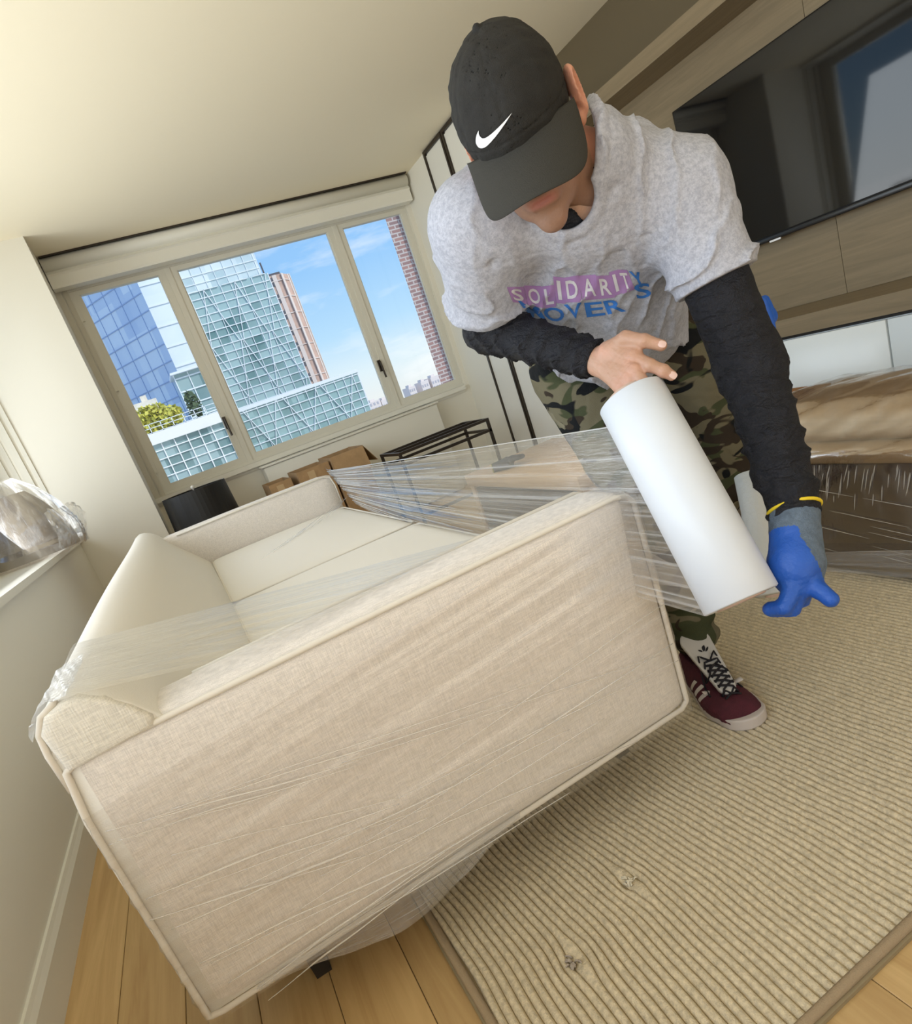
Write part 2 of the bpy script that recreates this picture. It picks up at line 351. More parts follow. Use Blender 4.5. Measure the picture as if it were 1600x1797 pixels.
# ------------------------------------------------------------------ rug with real ribs
RX0,RX1,RY0,RY1=.067,2.42,.487,3.25
def rug():
    nr=int((RX1-RX0-.03)/.0148); dx=(RX1-RX0-.03)/nr
    prof=[(-.5,-.005),(-.40,.0045),(-.2,.0082),(.16,.0086),(.37,.0050)]
    xs=[];hs=[]
    for i in range(nr):
        for a,h in prof: xs.append(RX0+.015+(i+.5+a)*dx); hs.append(h)
    xs.append(RX1-.015); hs.append(0)
    ys=np.concatenate([np.arange(RY0+.012,1.7,.011),np.arange(1.7,RY1-.01,.04)])
    X,Y=np.meshgrid(np.array(xs),ys,indexing='ij'); H=np.array(hs)[:,None]*np.ones_like(Y)
    wv=.008*np.exp(-((X-.25)/.35)**2)*np.sin(Y*9+X*3)+.002*np.sin(Y*14+X*6)+.0009*np.sin(Y*37+X*11)
    Z=.0065+H*(1+.08*np.sin(Y*160+X*300)+.05*np.sin(Y*71-X*90))
    for (dx_,dy_) in (tuple(on(1100,1550,'z',.012)[:2]),tuple(on(1003,1690,'z',.012)[:2])):
        r=np.hypot(X-dx_,(Y-dy_))
        wv=wv+.012*np.exp(-(r/.04)**2)*np.sign(X-dx_-.0001)*.6
        Z=Z-.006*np.exp(-(r/.016)**2)+.003*np.exp(-((r-.026)/.01)**2)
    P=np.stack([X+wv,Y,np.maximum(Z,.004)],-1)
    return grid_mesh(P)
rm=mat('sisal_rib',(.70,.60,.42),.95,bump=.5,bscale=420,var=.22,vscale=120,spec=.1)
rg=tag(empty('area_rug',(1.2,1.8,0)),'ribbed beige wool area rug with a rolled brown edge under the sofa','rug')
ro=link('ribbed_pile',rug(),rm,rg,True); ro['kind']='stuff'
box('backing',(RX0,RY0,.0005),(RX1,RY1,.0072),mat('rug_back',(.30,.24,.14),.95),rg)
bd=mat('rug_binding',(.36,.27,.165),.9,bump=.4,bscale=600)
MB().tube([(RX0+.012,RY1-.01,.010),(RX0+.010,2,.0102),(RX0+.012,RY0+.012,.0105),(1.2,RY0+.01,.0105),(RX1-.01,RY0+.012,.0105),(RX1-.01,RY1-.01,.0105)],.0095,10,True).build('binding',bd,rg,True)
for i,(u,v) in enumerate(((1103,1547),(1003,1688))):
    c=on(u,v,'z',.014); tf=MB()
    for q in range(16):
        a=RNG.rand()*6.28; r=RNG.rand()*.012; p=np.array([c[0]+r*math.cos(a),c[1]+r*math.sin(a),.010])
        tf.tube([p,p+np.array([.004*math.cos(a*3),.004*math.sin(a*2),.005]),p+np.array([.009*math.cos(a*3),.009*math.sin(a*2),.003])],.0016,5)
    o=tf.build('rug_tuft',mat('tuft_wool',(.72,.66,.52) if i==0 else (.42,.36,.30),.95),rg,True)
# ------------------------------------------------------------------ sofa
SX0,SX1,SY0,SY1=-.287,.716,.95,3.50
sf=tag(empty('sofa',(.2,2.2,0)),'long cream linen sofa half wrapped in clear stretch film','sofa')
F=M['fabric']
def bulge_box(a,b,r,n=24,puff=(0,0,0),seg=5):
    """rounded box made as a subdivided cube, faces swelling by puff"""
    bm=bmesh.new(); bmesh.ops.create_cube(bm,size=2); bmesh.ops.subdivide_edges(bm,edges=bm.edges[:],cuts=n,use_grid_fill=True)
    h=np.array([(q-p)/2 for p,q in zip(a,b)]); c=np.array([(q+p)/2 for p,q in zip(a,b)])
    for v in bm.verts:
        p=np.array(v.co)
        p=np.sign(p)*np.sin(np.abs(p)*math.pi/2)**.8 if False else p
        q=p*h; inner=np.clip(q,-(h-r),h-r); d=q-inner; L=np.linalg.norm(d)
        if L>1e-9: q=inner+d/L*r*min(1,L/r if L<r else 1)
        q=inner+(d/L*min(L,r) if L>1e-9 else 0)
        f=[(1-p[(k+1)%3]**2)*(1-p[(k+2)%3]**2) for k in range(3)]
        for k in range(3):
            if abs(p[k])>.98: q[k]+=np.sign(p[k])*puff[k]*f[k]
        v.co=Vector(q+c)
    me=bpy.data.meshes.new('bb'); bm.to_mesh(me); bm.free(); return me
# near arm
link('arm',bulge_box((-.292,SY0,.165),(SX1,1.075,.648),.024,20,(0,.0,.008)),F,sf,True)
lp=[(SX0-.002,.172),(SX0-.004,.55),(SX0+.004,.628),(SX0+.02,.637),(.2,.641),(SX1-.045,.641),(SX1-.015,.634),(SX1-.003,.618),(SX1-.001,.4),(SX1-.003,.180),(SX1-.02,.168),(SX0+.02,.167)]
def smoothpath(p,n=6,closed=True):
    out=[];k=len(p)
    for i in range(k if closed else k-1):
        a,b=np.array(p[i],float),np.array(p[(i+1)%k],float)
        for t in np.linspace(0,1,n,endpoint=False): out.append(a*(1-t)+b*t)
    if not closed: out.append(np.array(p[-1],float))
    return out
MB().tube([(x,SY0+.002,z) for x,z in smoothpath(lp)],.0052,8,True).build('welt',M['welt'],sf,True)
MB().tube([(x,1.073,z) for x,z in [(-.1,.645),(.2,.649),(SX1-.045,.647),(SX1-.012,.63),(SX1,.6),(SX1,.5)]],.004,8).build('welt',M['welt'],sf,True)
# far arm
link('arm',bulge_box((-.20,SY1-.125,.165),(SX1+.005,SY1,.662),.024,14,(0,0,.006)),F,sf,True)
MB().tube([(x,SY1-.123,z) for x,z in [(-.1,.656),(.2,.66),(SX1-.04,.66),(SX1-.008,.645),(SX1+.003,.6),(SX1+.003,.5)]],.004,8).build('welt',M['welt'],sf,True)
# back: swept profile, slanting inner face
bp=[(-.287,.165),(-.290,.45),(-.290,.66),(-.286,.695),(-.274,.714),(-.255,.723),(-.232,.722),(-.205,.710),(-.180,.688),(-.155,.655),(-.115,.60),(-.065,.54),(-.015,.48),(.01,.42),(.02,.30),(.02,.165)]
ysb=np.concatenate([[SY0+.004,SY0+.007,SY0+.014,SY0+.03],np.linspace(SY0+.06,SY1-.05,40),[SY1-.02,SY1-.006,SY1]])
P=np.zeros((len(ysb),len(bp),3)); cx_,cz_=-.15,.45
for i,y in enumerate(ysb):
    e_=min(y-SY0,SY1-y); k=1-.035*max(0,1-e_/.03)**2
    sag=.006*math.sin((y-SY0)*2.1)
    for j,(x_,z_) in enumerate(bp):
        P[i,j]=(cx_+(x_-cx_)*k+(.012*math.sin(math.pi*(y-SY0)/(SY1-SY0)) if 7<j<13 else 0),y,cz_+(z_-cz_)*k+(sag if z_>.6 else 0))
me=grid_mesh(P)
bm=bmesh.new(); bm.from_mesh(me)
bm.verts.ensure_lookup_table(); nb=len(bp)
bm.faces.new([bm.verts[j] for j in range(nb)]); bm.faces.new([bm.verts[(len(ysb)-1)*nb+j] for j in range(nb-1,-1,-1)])
bmesh.ops.recalc_face_normals(bm,faces=bm.faces[:]); bm.to_mesh(me); bm.free()
link('backrest',me,M['fabric_smooth'],sf,True)
MB().tube([(x,SY0+.004,z) for x,z in [(-.289,.60),(-.291,.66),(-.288,.69),(-.276,.712),(-.255,.722)]]+[(-.255,SY0+.012,.7235)],.0045,8).build('welt',M['welt'],sf,True)
# end cap of the back above the arm, herringbone side of the cloth
ec=[(-.28,.630),(-.286,.69),(-.272,.712),(-.25,.720),(-.228,.718),(-.2,.702),(-.175,.675),(-.158,.650)]
ctr=np.array([-.215,.675]); yks=((.80,SY0-.006),(.93,SY0-.0045),(.985,SY0-.001),(1.01,SY0+.006),(1.018,SY0+.02),(1.02,1.02),(1.016,1.09),(1.0,1.12))
P=np.array([[(*(ctr+(np.array(e_)-ctr)*k_),y_) for e_ in ec+[(-.16,.635),(-.28,.628)]] for k_,y_ in yks])[:,:,[0,2,1]]
P=np.concatenate([P,P[:,:1]],1); me=grid_mesh(P); bm=bmesh.new(); bm.from_mesh(me); bm.verts.ensure_lookup_table(); bm.faces.new([bm.verts[j] for j in range(P.shape[1]-1)]); bmesh.ops.recalc_face_normals(bm,faces=bm.faces[:]); bm.to_mesh(me); bm.free()
link('back_end_panel',me,linen('herringbone_linen',(.74,.70,.61),.6),sf,True)
# deck, seat cushions
link('seat_base',bulge_box((-.02,1.06,.165),(SX1-.006,SY1-.11,.335),.015,6),F,sf,True)
link('seat_cushion',bulge_box((-.02,1.08,.34),(SX1+.006,2.230,.484),.048,26,(.010,.004,.024)),M['fabric_smooth'],sf,True)
link('seat_cushion',bulge_box((-.02,2.24,.34),(SX1+.006,SY1-.127,.482),.048,26,(.010,.004,.024)),M['fabric_smooth'],sf,True)
for ya,yb in ((1.085,2.23),(2.245,SY1-.13)):
    pts=[(.0,ya+.03,.474),(.0,yb-.03,.474),(.02,yb-.008,.474),(SX1-.03,yb-.008,.474),(SX1-.004,yb-.03,.474),(SX1-.004,ya+.03,.474),(SX1-.03,ya+.008,.474),(.02,ya+.008,.474)]
    MB().tube(pts,.0042,8,True).build('cushion_welt',M['welt'],sf,True)
for x_,y_ in ((-.135,1.10),(.628,1.13),(-.135,3.36),(.628,3.36)):
    vs=[];a=.022;b_=.015
    vs=[(x_-b_,y_-b_,.0145 if x_>0 else .0),(x_+b_,y_-b_,.0145 if x_>0 else .0),(x_+b_,y_+b_,.0145 if x_>0 else .0),(x_-b_,y_+b_,.0145 if x_>0 else .0),(x_-a,y_-a,.167),(x_+a,y_-a,.167),(x_+a,y_+a,.167),(x_-a,y_+a,.167)]
    MB().add(vs,[(0,3,2,1),(4,5,6,7),(0,1,5,4),(1,2,6,5),(2,3,7,6),(3,0,4,7)]).build('leg',M['darkleg'],sf)

# ------------------------------------------------------------------ stretch film on the sofa
wr=tag(empty('sofa_film_wrap',(.2,1.0,0)),'clear stretch film wound tight around the near arm of the sofa','plastic film')
# band over the near arm face, wrapping round both ends; u along stretch, v across
us=np.sort(np.concatenate([np.linspace(0,1,170),[(.16-1e-5)/1.293,(.16+1e-5)/1.293,(1.163-1e-5)/1.293,(1.163+1e-5)/1.293]])); vv=np.linspace(0,1,70)
P=np.zeros((len(us),len(vv),3))
ztopL,ztopR=.56,.645; zb=.155
for i,u in enumerate(us):
    L=.16+1.003+.13; s=u*L
    for j,v in enumerate(vv):
        # fold ridges fan out from the right upper side
        t=v
        n=.0016*wob(np.array(v*9+u*1.3*(.5-v)),1,5,3.1)+.0011*wob(np.array(v*22-u*3),2,4,3)
        off=.0062+n
        if s<.16: x=SX0-off; y=max(SY0+.16-s,SY0)-off*(s>.1599)
        elif s<1.163: x=SX0+(s-.16); y=SY0-off
        else: x=SX1+off; y=SY0+(s-1.163)
        ztop=ztopL+(ztopR-ztopL)*min(max((s-.16)/1.0,0),1)
        z=zb+(ztop-zb)*v+.006*math.sin(u*7)*(1-v)
        P[i,j]=(x,y,z)
# keep the corners clear of the upholstery
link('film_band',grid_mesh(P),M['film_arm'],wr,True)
# stretched strands: raised folds of film running over the band
sm=film_mat('film_fold',.38,.5,10,1.5,color=(.95,.92,.87),rough=.1)
def strand(x0,z0,x1,z1,r,bow=0):
    n=26; tt=np.linspace(0,1,n); pts=[]; rr=[]
    for t in tt:
        x=x0+(x1-x0)*t; z=z0+(z1-z0)*t+bow*math.sin(math.pi*t)+.002*wob(np.array(t*6+x0*9),3,3)
        pts.append((x,SY0-.0085,z)); rr.append(r*(.15+.85*math.sin(math.pi*(.04+.92*t))**.7)*(.8+.3*wob(np.array(t*9+z0*30),4,3)))
    return pts,[abs(q)+.0002 for q in rr]
sb=MB()
def pxs(u0,v0,u1,v1): 
    a=on(u0,v0,'y',SY0-.008); b=on(u1,v1,'y',SY0-.008); return a[0],a[2],b[0],b[2]
lines=[((185,1458),(640,1330),.0012,-.004),((205,1475),(620,1345),.001,0),((190,1482),(520,1380),.0006,0),((255,1577),(700,1410),.0014,.002),
 ((262,1614),(640,1500),.0012,0),((300,1630),(760,1430),.0015,0),((350,1690),(760,1500),.0013,.003),((400,1725),(900,1420),.0015,.002),
 ((370,1690),(640,1560),.0006,0),((450,1735),(800,1480),.0013,.002),((470,1755),(760,1530),.001,0),((250,1440),(900,1230),.001,0),((300,1420),(960,1190),.0007,0),
 ((420,1560),(1000,1280),.001,0),((520,1600),(1060,1260),.0009,0),((560,1540),(1120,1300),.0008,.002),((640,1480),(1180,1130),.001,0),((700,1400),(1190,1160),.0008,0),((600,1640),(1000,1390),.0008,0),
 ((760,1340),(1165,1060),.0006,0),((600,1340),(1160,1150),.0008,0),((300,1500),(700,1400),.0007,0),((330,1560),(800,1400),.0006,0),((500,1690),(860,1450),.0007,0)]
for (a,b,r,bw) in lines:
    p,rr=strand(*pxs(*a,*b),r*1.5,bw); sb.tube(p,rr,6)
so_=sb.build('film_folds',sm,wr,True); so_['kind']='stuff'
# loose bottom edge flapping below the arm at the left
P=np.zeros((50,16,3))
for i,u in enumerate(np.linspace(0,1,50)):
    x=-.21+u*.50
    for j,v in enumerate(np.linspace(0,1,16)):
        dip=.055*math.sin(math.pi*u)**1.5
        P[i,j]=(x,SY0-.008-.006*v+.006*wob(np.array(u*8+v*3),5,4)*v+.010*v,.185-(.02+dip)*v)
link('loose_edge',grid_mesh(P),M['film_heavy'],wr,True)
# sheet bridging the back corner and the arm top
P=np.zeros((60,40,3))
for i,u in enumerate(np.linspace(0,1,60)):
    a=np.array([-.262+.02*u*0,SY0+.0+.0+.30*u,.7285+.002*math.sin(u*9)])
    b=np.array([.0+.42*u,SY0+.012+.07*u,.6585])
    a0=np.array([-.23,SY0-.004,.725])
    for j,v in enumerate(np.linspace(0,1,40)):
        p=a*(1-v)+b*v; p[2]+=.0035*wob(np.array(u*14+v*1.0),6,5)*math.sin(math.pi*v)+.004
        P[i,j]=p
link('film_bridge',grid_mesh(np.transpose(P,(1,0,2))),film_mat('bridge_film',.01,.30,60,.6),wr,True)
# film crumpled at the back corner
P=np.zeros((30,24,3))
for i,u in enumerate(np.linspace(0,1,30)):
    for j,v in enumerate(np.linspace(0,1,24)):
        an=math.pi*(.0+.62*v); x=-.245-.049*math.cos(an*.9); z=.690+.040*math.sin(an)
        P[i,j]=(x+.002*wob(np.array(v*9+u*4),7,4),SY0-.006+.20*u,z+.003*wob(np.array(u*8+v*13),8,5))
link('film_corner',grid_mesh(P),M['film_heavy'],wr,True)
# light creases of film lying on the far cushion
sb=MB()
for q in range(9):
    x0=.16+.05*q+.02*RNG.rand(); y0=2.62+.05*q; pts=[(x0+(.22+.1*RNG.rand()*0)*t,y0+(.30+.02*q)*t,.5105+.0012*math.sin(9*t+q)) for t in np.linspace(0,1,9)]
    sb.tube(pts,[.0004,.0008,.0011,.0013,.0013,.0012,.001,.0007,.0003],5)
sb.build('cushion_creases',sm,wr,True)['kind']='stuff'

# fan of film from the far arm to the roll
fanA=np.array([.735,SY1-.02,.668]); fanB=np.array([.735,3.12,.49])
rollT=at(1107,697,1.13); rollB=at(1300,1055,1.03)
rax=(rollB-rollT)/np.linalg.norm(rollB-rollT)
viewd=(rollT+rollB)/2-CAMP; side=np.cross(rax,viewd); side/=np.linalg.norm(side)
if side@CAM_R[0]>0: side=-side
RR=.0605
e0=rollT+side*RR*.98+rax*.03; e1=rollB+side*RR*.98-rax*.0
fan=tag(empty('film_sheet',(.9,2,.5)),'sheet of clear stretch film pulled from the roll to the far sofa arm','plastic film')
nu,nv=120,90; P=np.zeros((nu,nv,3))
for i,u in enumerate(np.linspace(0,1,nu)):
    for j,v in enumerate(np.linspace(0,1,nv)):
        vf=v**1.0; vn=v**1.0
        a=fanA*(1-vf)+fanB*vf; b=e0*(1-vn)+e1*vn
        p=a*(1-u)+b*u; env=math.sin(math.pi*min(1,u*1.0)**.6)*(1-u)**.8
        p=p+np.array([1,.25,.3])*(.020*env*wob(np.array(v*26+u*1.5),10,5)+.005*env*wob(np.array(v*80),11,4))
        p[2]-=.05*math.sin(math.pi*u)*v*.5
        P[i,j]=p
link('film_surface',grid_mesh(P),film_mat('fan_film',.045,.80,34,.8,rough=.08),fan,True)
fs=MB(); RNG_W=RNG.rand(60)**2  # fold tubes, the window's reflection painted into their white
for q in range(44):
    v=RNG.rand()**1.4; a=fanA*(1-v)+fanB*v; b=e0*(1-v)+e1*v; t1=.22+.45*RNG.rand()
    pts=[a*(1-t)+b*t+np.array([-.006,0,.004-.05*math.sin(math.pi*t)*v*.5]) for t in np.linspace(.0,t1,14)]
    fs.tube(pts,[(.0012+.0030*RNG_W[q])*(1-k/14)+.0004 for k in range(14)],5)
fs.tube([fanA*(1-t)+e0*t+np.array([0,0,.002]) for t in np.linspace(0,1,24)],.0016,6)
fo=fs.build('film_folds',film_mat('fan_fold_glint',.45,.5,8,1,rough=.06),fan,True); fo['kind']='stuff'
# crinkled gathering down the far arm and over the cushion edge
P=np.zeros((60,18,3))
for i,u in enumerate(np.linspace(0,1,60)):
    base=np.array([.722+.02*math.sin(u*3),SY1-.03-.62*u,.672-.155*min(1,u*1.5)])
    for j,v in enumerate(np.linspace(0,1,18)):
        P[i,j]=base+np.array([.012+.03*(v-.3),0,-.05*v+.025])+np.array([.5,.2,.6])*.010*wob(np.array(u*40+v*7),12,5)
link('gathered_film',grid_mesh(P),M['film_heavy'],fan,True)
# narrow tail of film crossing the leg behind the arm front
P=np.zeros((30,14,3)); 
for i,u in enumerate(np.linspace(0,1,30)):
    for j,v in enumerate(np.linspace(0,1,14)):
        a=np.array([SX1+.008,1.02,.53-.10*v]); b=at(1228-14*(1-v),1010+25*v,1.06)
        P[i,j]=a*(1-u)+b*u+np.array([0,.003,.003])*wob(np.array(v*20),13,4)
link('film_tail',grid_mesh(P),M['film'],fan,True)

# ------------------------------------------------------------------ rolls of film
rmat=mat('white_film_roll',(.66,.70,.75),.38,bump=.03,bscale=30,spec=.4,coat=.05,stretch=(1,1,1))
def tube_roll(name,T,B,r0,r1,label,inner=.036,lip=.010,matr=rmat):
    r=tag(empty(name,(0,0,0)),label,'film roll'); T=np.array(T);B=np.array(B); ax=(B-T)/np.linalg.norm(B-T)
    u=np.cross(ax,[0,0,1.]);u/=np.linalg.norm(u);v=np.cross(ax,u)
    def rev(prof,name,mt):
        n=56;vs=[];fs=[]
        for (t,rad) in prof:
            for k in range(n): a=2*math.pi*k/n; vs.append(T+ax*t+rad*(math.cos(a)*u+math.sin(a)*v))
        m_=len(prof)
        for i in range(m_):
            i2=(i+1)%m_
            for k in range(n): fs.append((i*n+k,i*n+(k+1)%n,i2*n+(k+1)%n,i2*n+k))
        return MB().add(vs,fs).build(name,mt,r,True)
    L=np.linalg.norm(B-T)
    rev([(.0,inner+.004),(.0,r0-.003),(.002,r0),(L*.3,r0+.0006),(L*.6,r1-.0004),(L-.002,r1),(L,r1-.003),(L,inner+.004)],'wound_film',matr)
    rev([(-lip,inner),(-lip,inner+.004),(L+.002,inner+.004),(L+.002,inner)],'cardboard_core',mat('pinkish_core',(.62,.45,.36),.8))
    return r,ax,u,v,L
roll=tube_roll('stretch_film_roll',rollT,rollB,.060,.0615,'large white roll of stretch film held between both hands of the man')
r2T=at(1316,832,1.42); r2B=at(1362,1044,1.36)
tube_roll('spare_film_roll',r2T,r2B,.034,.042,'smaller grey white roll half hidden behind the big film roll',inner=.018,lip=.0,matr=mat('greyish_roll',(.52,.53,.50),.5,bump=.3,bscale=90))

# ------------------------------------------------------------------ things near the far window
rc=tag(empty('radiator_cover',(1.33,5.0,0)),'white box shaped radiator cover under the far window sill','radiator')
box('casing',(.60,4.93,.012),(2.08,5.108,.742),M['trim'],rc,.006,2)
box('lid',(.585,4.92,.7425),(2.095,5.108,.757),M['trim'],rc,.004,2)
for k in range(9): box('vent_slat',(.70,4.935+.016*k,.757),(1.98,4.941+.016*k,.760),M['frame'],rc)
MB().tube([(.66,4.93,.60),(.66,4.923,.60)],.012,12).build('dial',M['frame_light'],rc)

tb=tag(empty('console_table',(1.68,4.2,0)),'low dark metal console table frame without top by the far window','table')
zt=.56; X0,X1,Y0,Y1=1.335,2.02,4.03,4.43; q=.0095
def bar(a,b,name='rail'): 
    a=np.array(a);b=np.array(b); lo=np.minimum(a,b)-q;hi=np.maximum(a,b)+q; return box(name,lo,hi,M['bronze'],tb)
for (x_,y_) in ((X0,Y0),(X1,Y0),(X0,Y1),(X1,Y1)): bar((x_,y_,.01),(x_,y_,zt-2*q),'leg')
for zz in (zt,zt-.075):
    bar((X0+2*q,Y0,zz),(X1-2*q,Y0,zz)); bar((X0+2*q,Y1,zz),(X1-2*q,Y1,zz)); bar((X0,Y0,zz),(X0,Y1,zz)); bar((X1,Y0,zz),(X1,Y1,zz))
bar((X0+2*q,(Y0+Y1)/2,zt),(X1-2*q,(Y0+Y1)/2,zt))
bar((X0,Y0,.12),(X0,Y1,.12)); bar((X1,Y0,.12),(X1,Y1,.12)); bar((X0+2*q,Y0,.12),(X1-2*q,Y0,.12))

def carton(x0,x1,y0,y1,h,label,flaps=True,rot=0):
    c=tag(empty('cardboard_box',((x0+x1)/2,(y0+y1)/2,0)),label,'box','moving boxes in front of the radiator')
    t=.005; b=MB()
    b.box((x0,y0,.001),(x1,y1,.006)).box((x0,y0,.006),(x1,y0+t,h)).box((x0,y1-t,.006),(x1,y1,h)).box((x0,y0+t,.006),(x0+t,y1-t,h)).box((x1-t,y0+t,.006),(x1,y1-t,h))
    b.build('carton',M['card'],c)
    MB().box((x0+.3*(x1-x0),y0-.0012,h*.4),(x0+.3*(x1-x0)+.05,y0-.0002,h-.02)).build('tape',mat('packing_tape',(.55,.38,.2),.3),c)
    if flaps:
        d=(y1-y0)*.42
        MB().add([(x0,y0,h),(x1,y0,h),(x1,y0-.04,h-.16),(x0,y0-.04,h-.16),(x0,y0-.004,h),(x1,y0-.004,h),(x1,y0-.044,h-.16),(x0,y0-.044,h-.16)],[(0,1,2,3),(7,6,5,4),(3,2,6,7),(1,0,4,5),(0,3,7,4),(2,1,5,6)]).build('flap',M['card'],c)
        MB().add([(x1,y0,h),(x1,y1,h),(x1+.07,y1,h-.13),(x1+.07,y0,h-.13),(x1,y0,h+.004),(x1,y1,h+.004),(x1+.074,y1,h-.13),(x1+.074,y0,h-.13)],[(0,1,2,3),(7,6,5,4),(3,2,6,7),(1,0,4,5),(0,3,7,4),(2,1,5,6)]).build('flap',M['card'],c)
    return c
carton(.985,1.235,4.45,4.85,.672,'tallest brown cardboard box with open flap before the radiator')
carton(.735,.97,4.48,4.86,.655,'middle brown cardboard box between two others before the radiator',False)
carton(.53,.69,4.50,4.84,.640,'small leftmost brown cardboard box near the black lampshade',False)
# lamp
lm=tag(empty('table_lamp',(.085,4.6,0)),'black drum lampshade on a hidden lamp behind the sofa','lamp')
def rev(prof,c,name,mt,parent,n=40,closed=False,smooth=True):
    vs=[];fs=[]
    for (r,z) in prof:
        for k in range(n): a=2*math.pi*k/n; vs.append((c[0]+r*math.cos(a),c[1]+r*math.sin(a),z))
    m_=len(prof)
    for i in range(m_-1 if not closed else m_):
        i2=(i+1)%m_
        for k in range(n): fs.append((i*n+k,i*n+(k+1)%n,i2*n+(k+1)%n,i2*n+k))
    return MB().add(vs,fs).build(name,mt,parent,smooth)
bk=mat('black_shade_cloth',(.008,.008,.008),.5)
rev([(.208,.79),(.220,.56),(.217,.56),(.205,.787)],(.085,4.6),'lamp_shade',bk,lm,48,True,False)
rev([(.206,.785),(.20,.787),(.20,.789),(.207,.79)],(.085,4.6),'shade_rim',M['frame'],lm,48,True)
MB().tube([(.285,4.6,.782),(-.115,4.6,.782)],.003).tube([(.085,4.8,.782),(.085,4.4,.782)],.003).build('spider',M['bronze'],lm)
rev([(.0,.818),(.010,.814),(.014,.805),(.010,.796),(.004,.79),(.004,.78),(0,.78)],(.085,4.6),'finial',mat('pearl_knob',(.8,.78,.72),.3),lm,16)
rev([(.0,.78),(.012,.78),(.012,.5),(.05,.45),(.075,.3),(.07,.12),(.04,.04),(.09,.02),(.09,.001),(0,.001)],(.085,4.6),'lamp_base',M['bronze'],lm,24)

# wood storage bench with black work gloves on top
bn=tag(empty('wood_bench',(1.55,2.5,0)),'light wood bench with dark slatted side behind the film','bench')
lwd=wood('light_oak',(.60,.42,.25),(.52,.35,.20),'y',.5,rnd=False); dk=mat('dark_slat_wood',(.07,.045,.035),.5)
BX0,BX1,BY0,BY1,BZ=1.25,1.80,1.95,2.93,.45
box('top',(BX0,BY0,BZ-.055),(BX1,BY1,BZ),lwd,bn,.003,1)
box('end_panel',(BX0+.012,BY1-.045,.012),(BX1,BY1-.005,BZ-.056),lwd,bn)
box('end_panel',(BX0+.012,BY0+.005,.012),(BX1,BY0+.045,BZ-.056),lwd,bn)
z_=.03
while z_<BZ-.075:
    box('slat',(BX0+.02,BY0+.046,z_),(BX0+.034,BY1-.046,z_+.018),dk,bn); z_+=.0235
box('back_board',(BX0+.04,BY0+.046,.012),(BX1-.01,BY1-.046,BZ-.056),dk,bn)

# wrapped coffee table
ct=tag(empty('wrapped_table',(1.9,1.2,0)),'dark brown wooden table wrapped in clear film at the right','table')
brn=wood('dark_walnut',(.085,.045,.03),(.05,.027,.019),'y',.4,rnd=False); mid=wood('tan_wood',(.46,.31,.17),(.38,.25,.13),'y',.5,rnd=False)
box('side_board',(1.62,.35,.016),(1.66,1.78,.355),brn,ct,.004,1)
box('body',(1.662,.36,.018),(2.16,1.77,.355),brn,ct,.004,1)
box('top',(1.612,.34,.356),(2.17,1.79,.385),mid,ct,.004,1)
link('wrapped_bundle',bulge_box((1.70,.42,.386),(2.14,1.56,.485),.045,18,(0,.0,.02)),mid,ct,True)
# film skin around it
sec=[(1.606,.02),(1.605,.15),(1.604,.30),(1.603,.385),(1.612,.398),(1.66,.425),(1.70,.475),(1.75,.505),(1.86,.520),(2.0,.515),(2.10,.500),(2.165,.455),(2.18,.39),(2.178,.02)]
sec=smoothpath(sec,5,False); P=np.zeros((90,len(sec),3))
for i,u in enumerate(np.linspace(0,1,90)):
    y=.33+1.47*u; drop=max(0,(u-.80)/.2); dn=.115*drop**1.2
    for j,(x_,z_) in enumerate(sec):
        zz=z_ if z_<.39 else max(.392,z_-dn*(z_-.39)/.12)
        P[i,j]=(x_-.003*abs(wob(np.array(j*.5+u*30),14,5)),y,zz+.003*wob(np.array(j*.7+u*55),15,5)*(1 if z_>.39 else .3))
link('film_skin',grid_mesh(P),film_mat('table_film',.02,.26,9,26,color=(.90,.86,.82),rough=.10,gloss=.16),ct,True)
P=np.zeros((40,20,3))
for i,u in enumerate(np.linspace(0,1,40)):
    for j,v in enumerate(np.linspace(0,1,20)):
        P[i,j]=(1.598-.05*(1-u)**2-.006*abs(wob(np.array(v*8),16,4)),1.55-1.1*u,.02+.10*v*(.4+.9*u)+.05*u)
link('film_skirt',grid_mesh(P),film_mat('skirt_film',.16,.5,16,1,color=(.85,.80,.75),rough=.13),ct,True)
gl_=MB()  # pale tubes added as painted glints on the table film
for q in range(80):
    y0=.5+1.0*RNG.rand(); z0=.36-.10*RNG.rand()**1.6; L_q=.02+.05*RNG.rand(); sl=.15+.25*RNG.rand()
    gl_.tube([(1.5985,y0+sl*L_q*t,z0-L_q*t) for t in np.linspace(0,1,6)],[.0003,.0011,.0014,.0012,.0008,.0002],5)
for q in range(20):
    y0=.45+.9*RNG.rand(); z0=.05+.22*RNG.rand()
    gl_.tube([(1.598,y0+.22*t,z0+.035*t) for t in np.linspace(0,1,8)],[.0003,.0006,.0009,.001,.001,.0009,.0006,.0002],5)
gl_.build('film_glints',film_mat('glint_film',.5,.4,8,1,rough=.1,gloss=.25),ct)['kind']='stuff'
# cardboard sheet with a blue mark leaning on the cabinet
cs=tag(empty('cardboard_sheet',(2.45,2.0,0)),'brown cardboard panel with a blue mark leaning on the white cabinet','cardboard')
pa=on(1456,673,'x',2.44); 
box('sheet',(2.436,pa[1],.016),(2.446,pa[1]+.5,pa[2]),mat('rust_cardboard',(.27,.12,.035),.8,var=.15,vscale=30),cs)
pb=on(1430,722,'x',2.432)
MB().tube([(2.4355,pb[1],pb[2]),(2.433,pb[1],pb[2])],.022,9).build('blue_mark',mat('blue_ink',(.02,.03,.15),.6),cs)

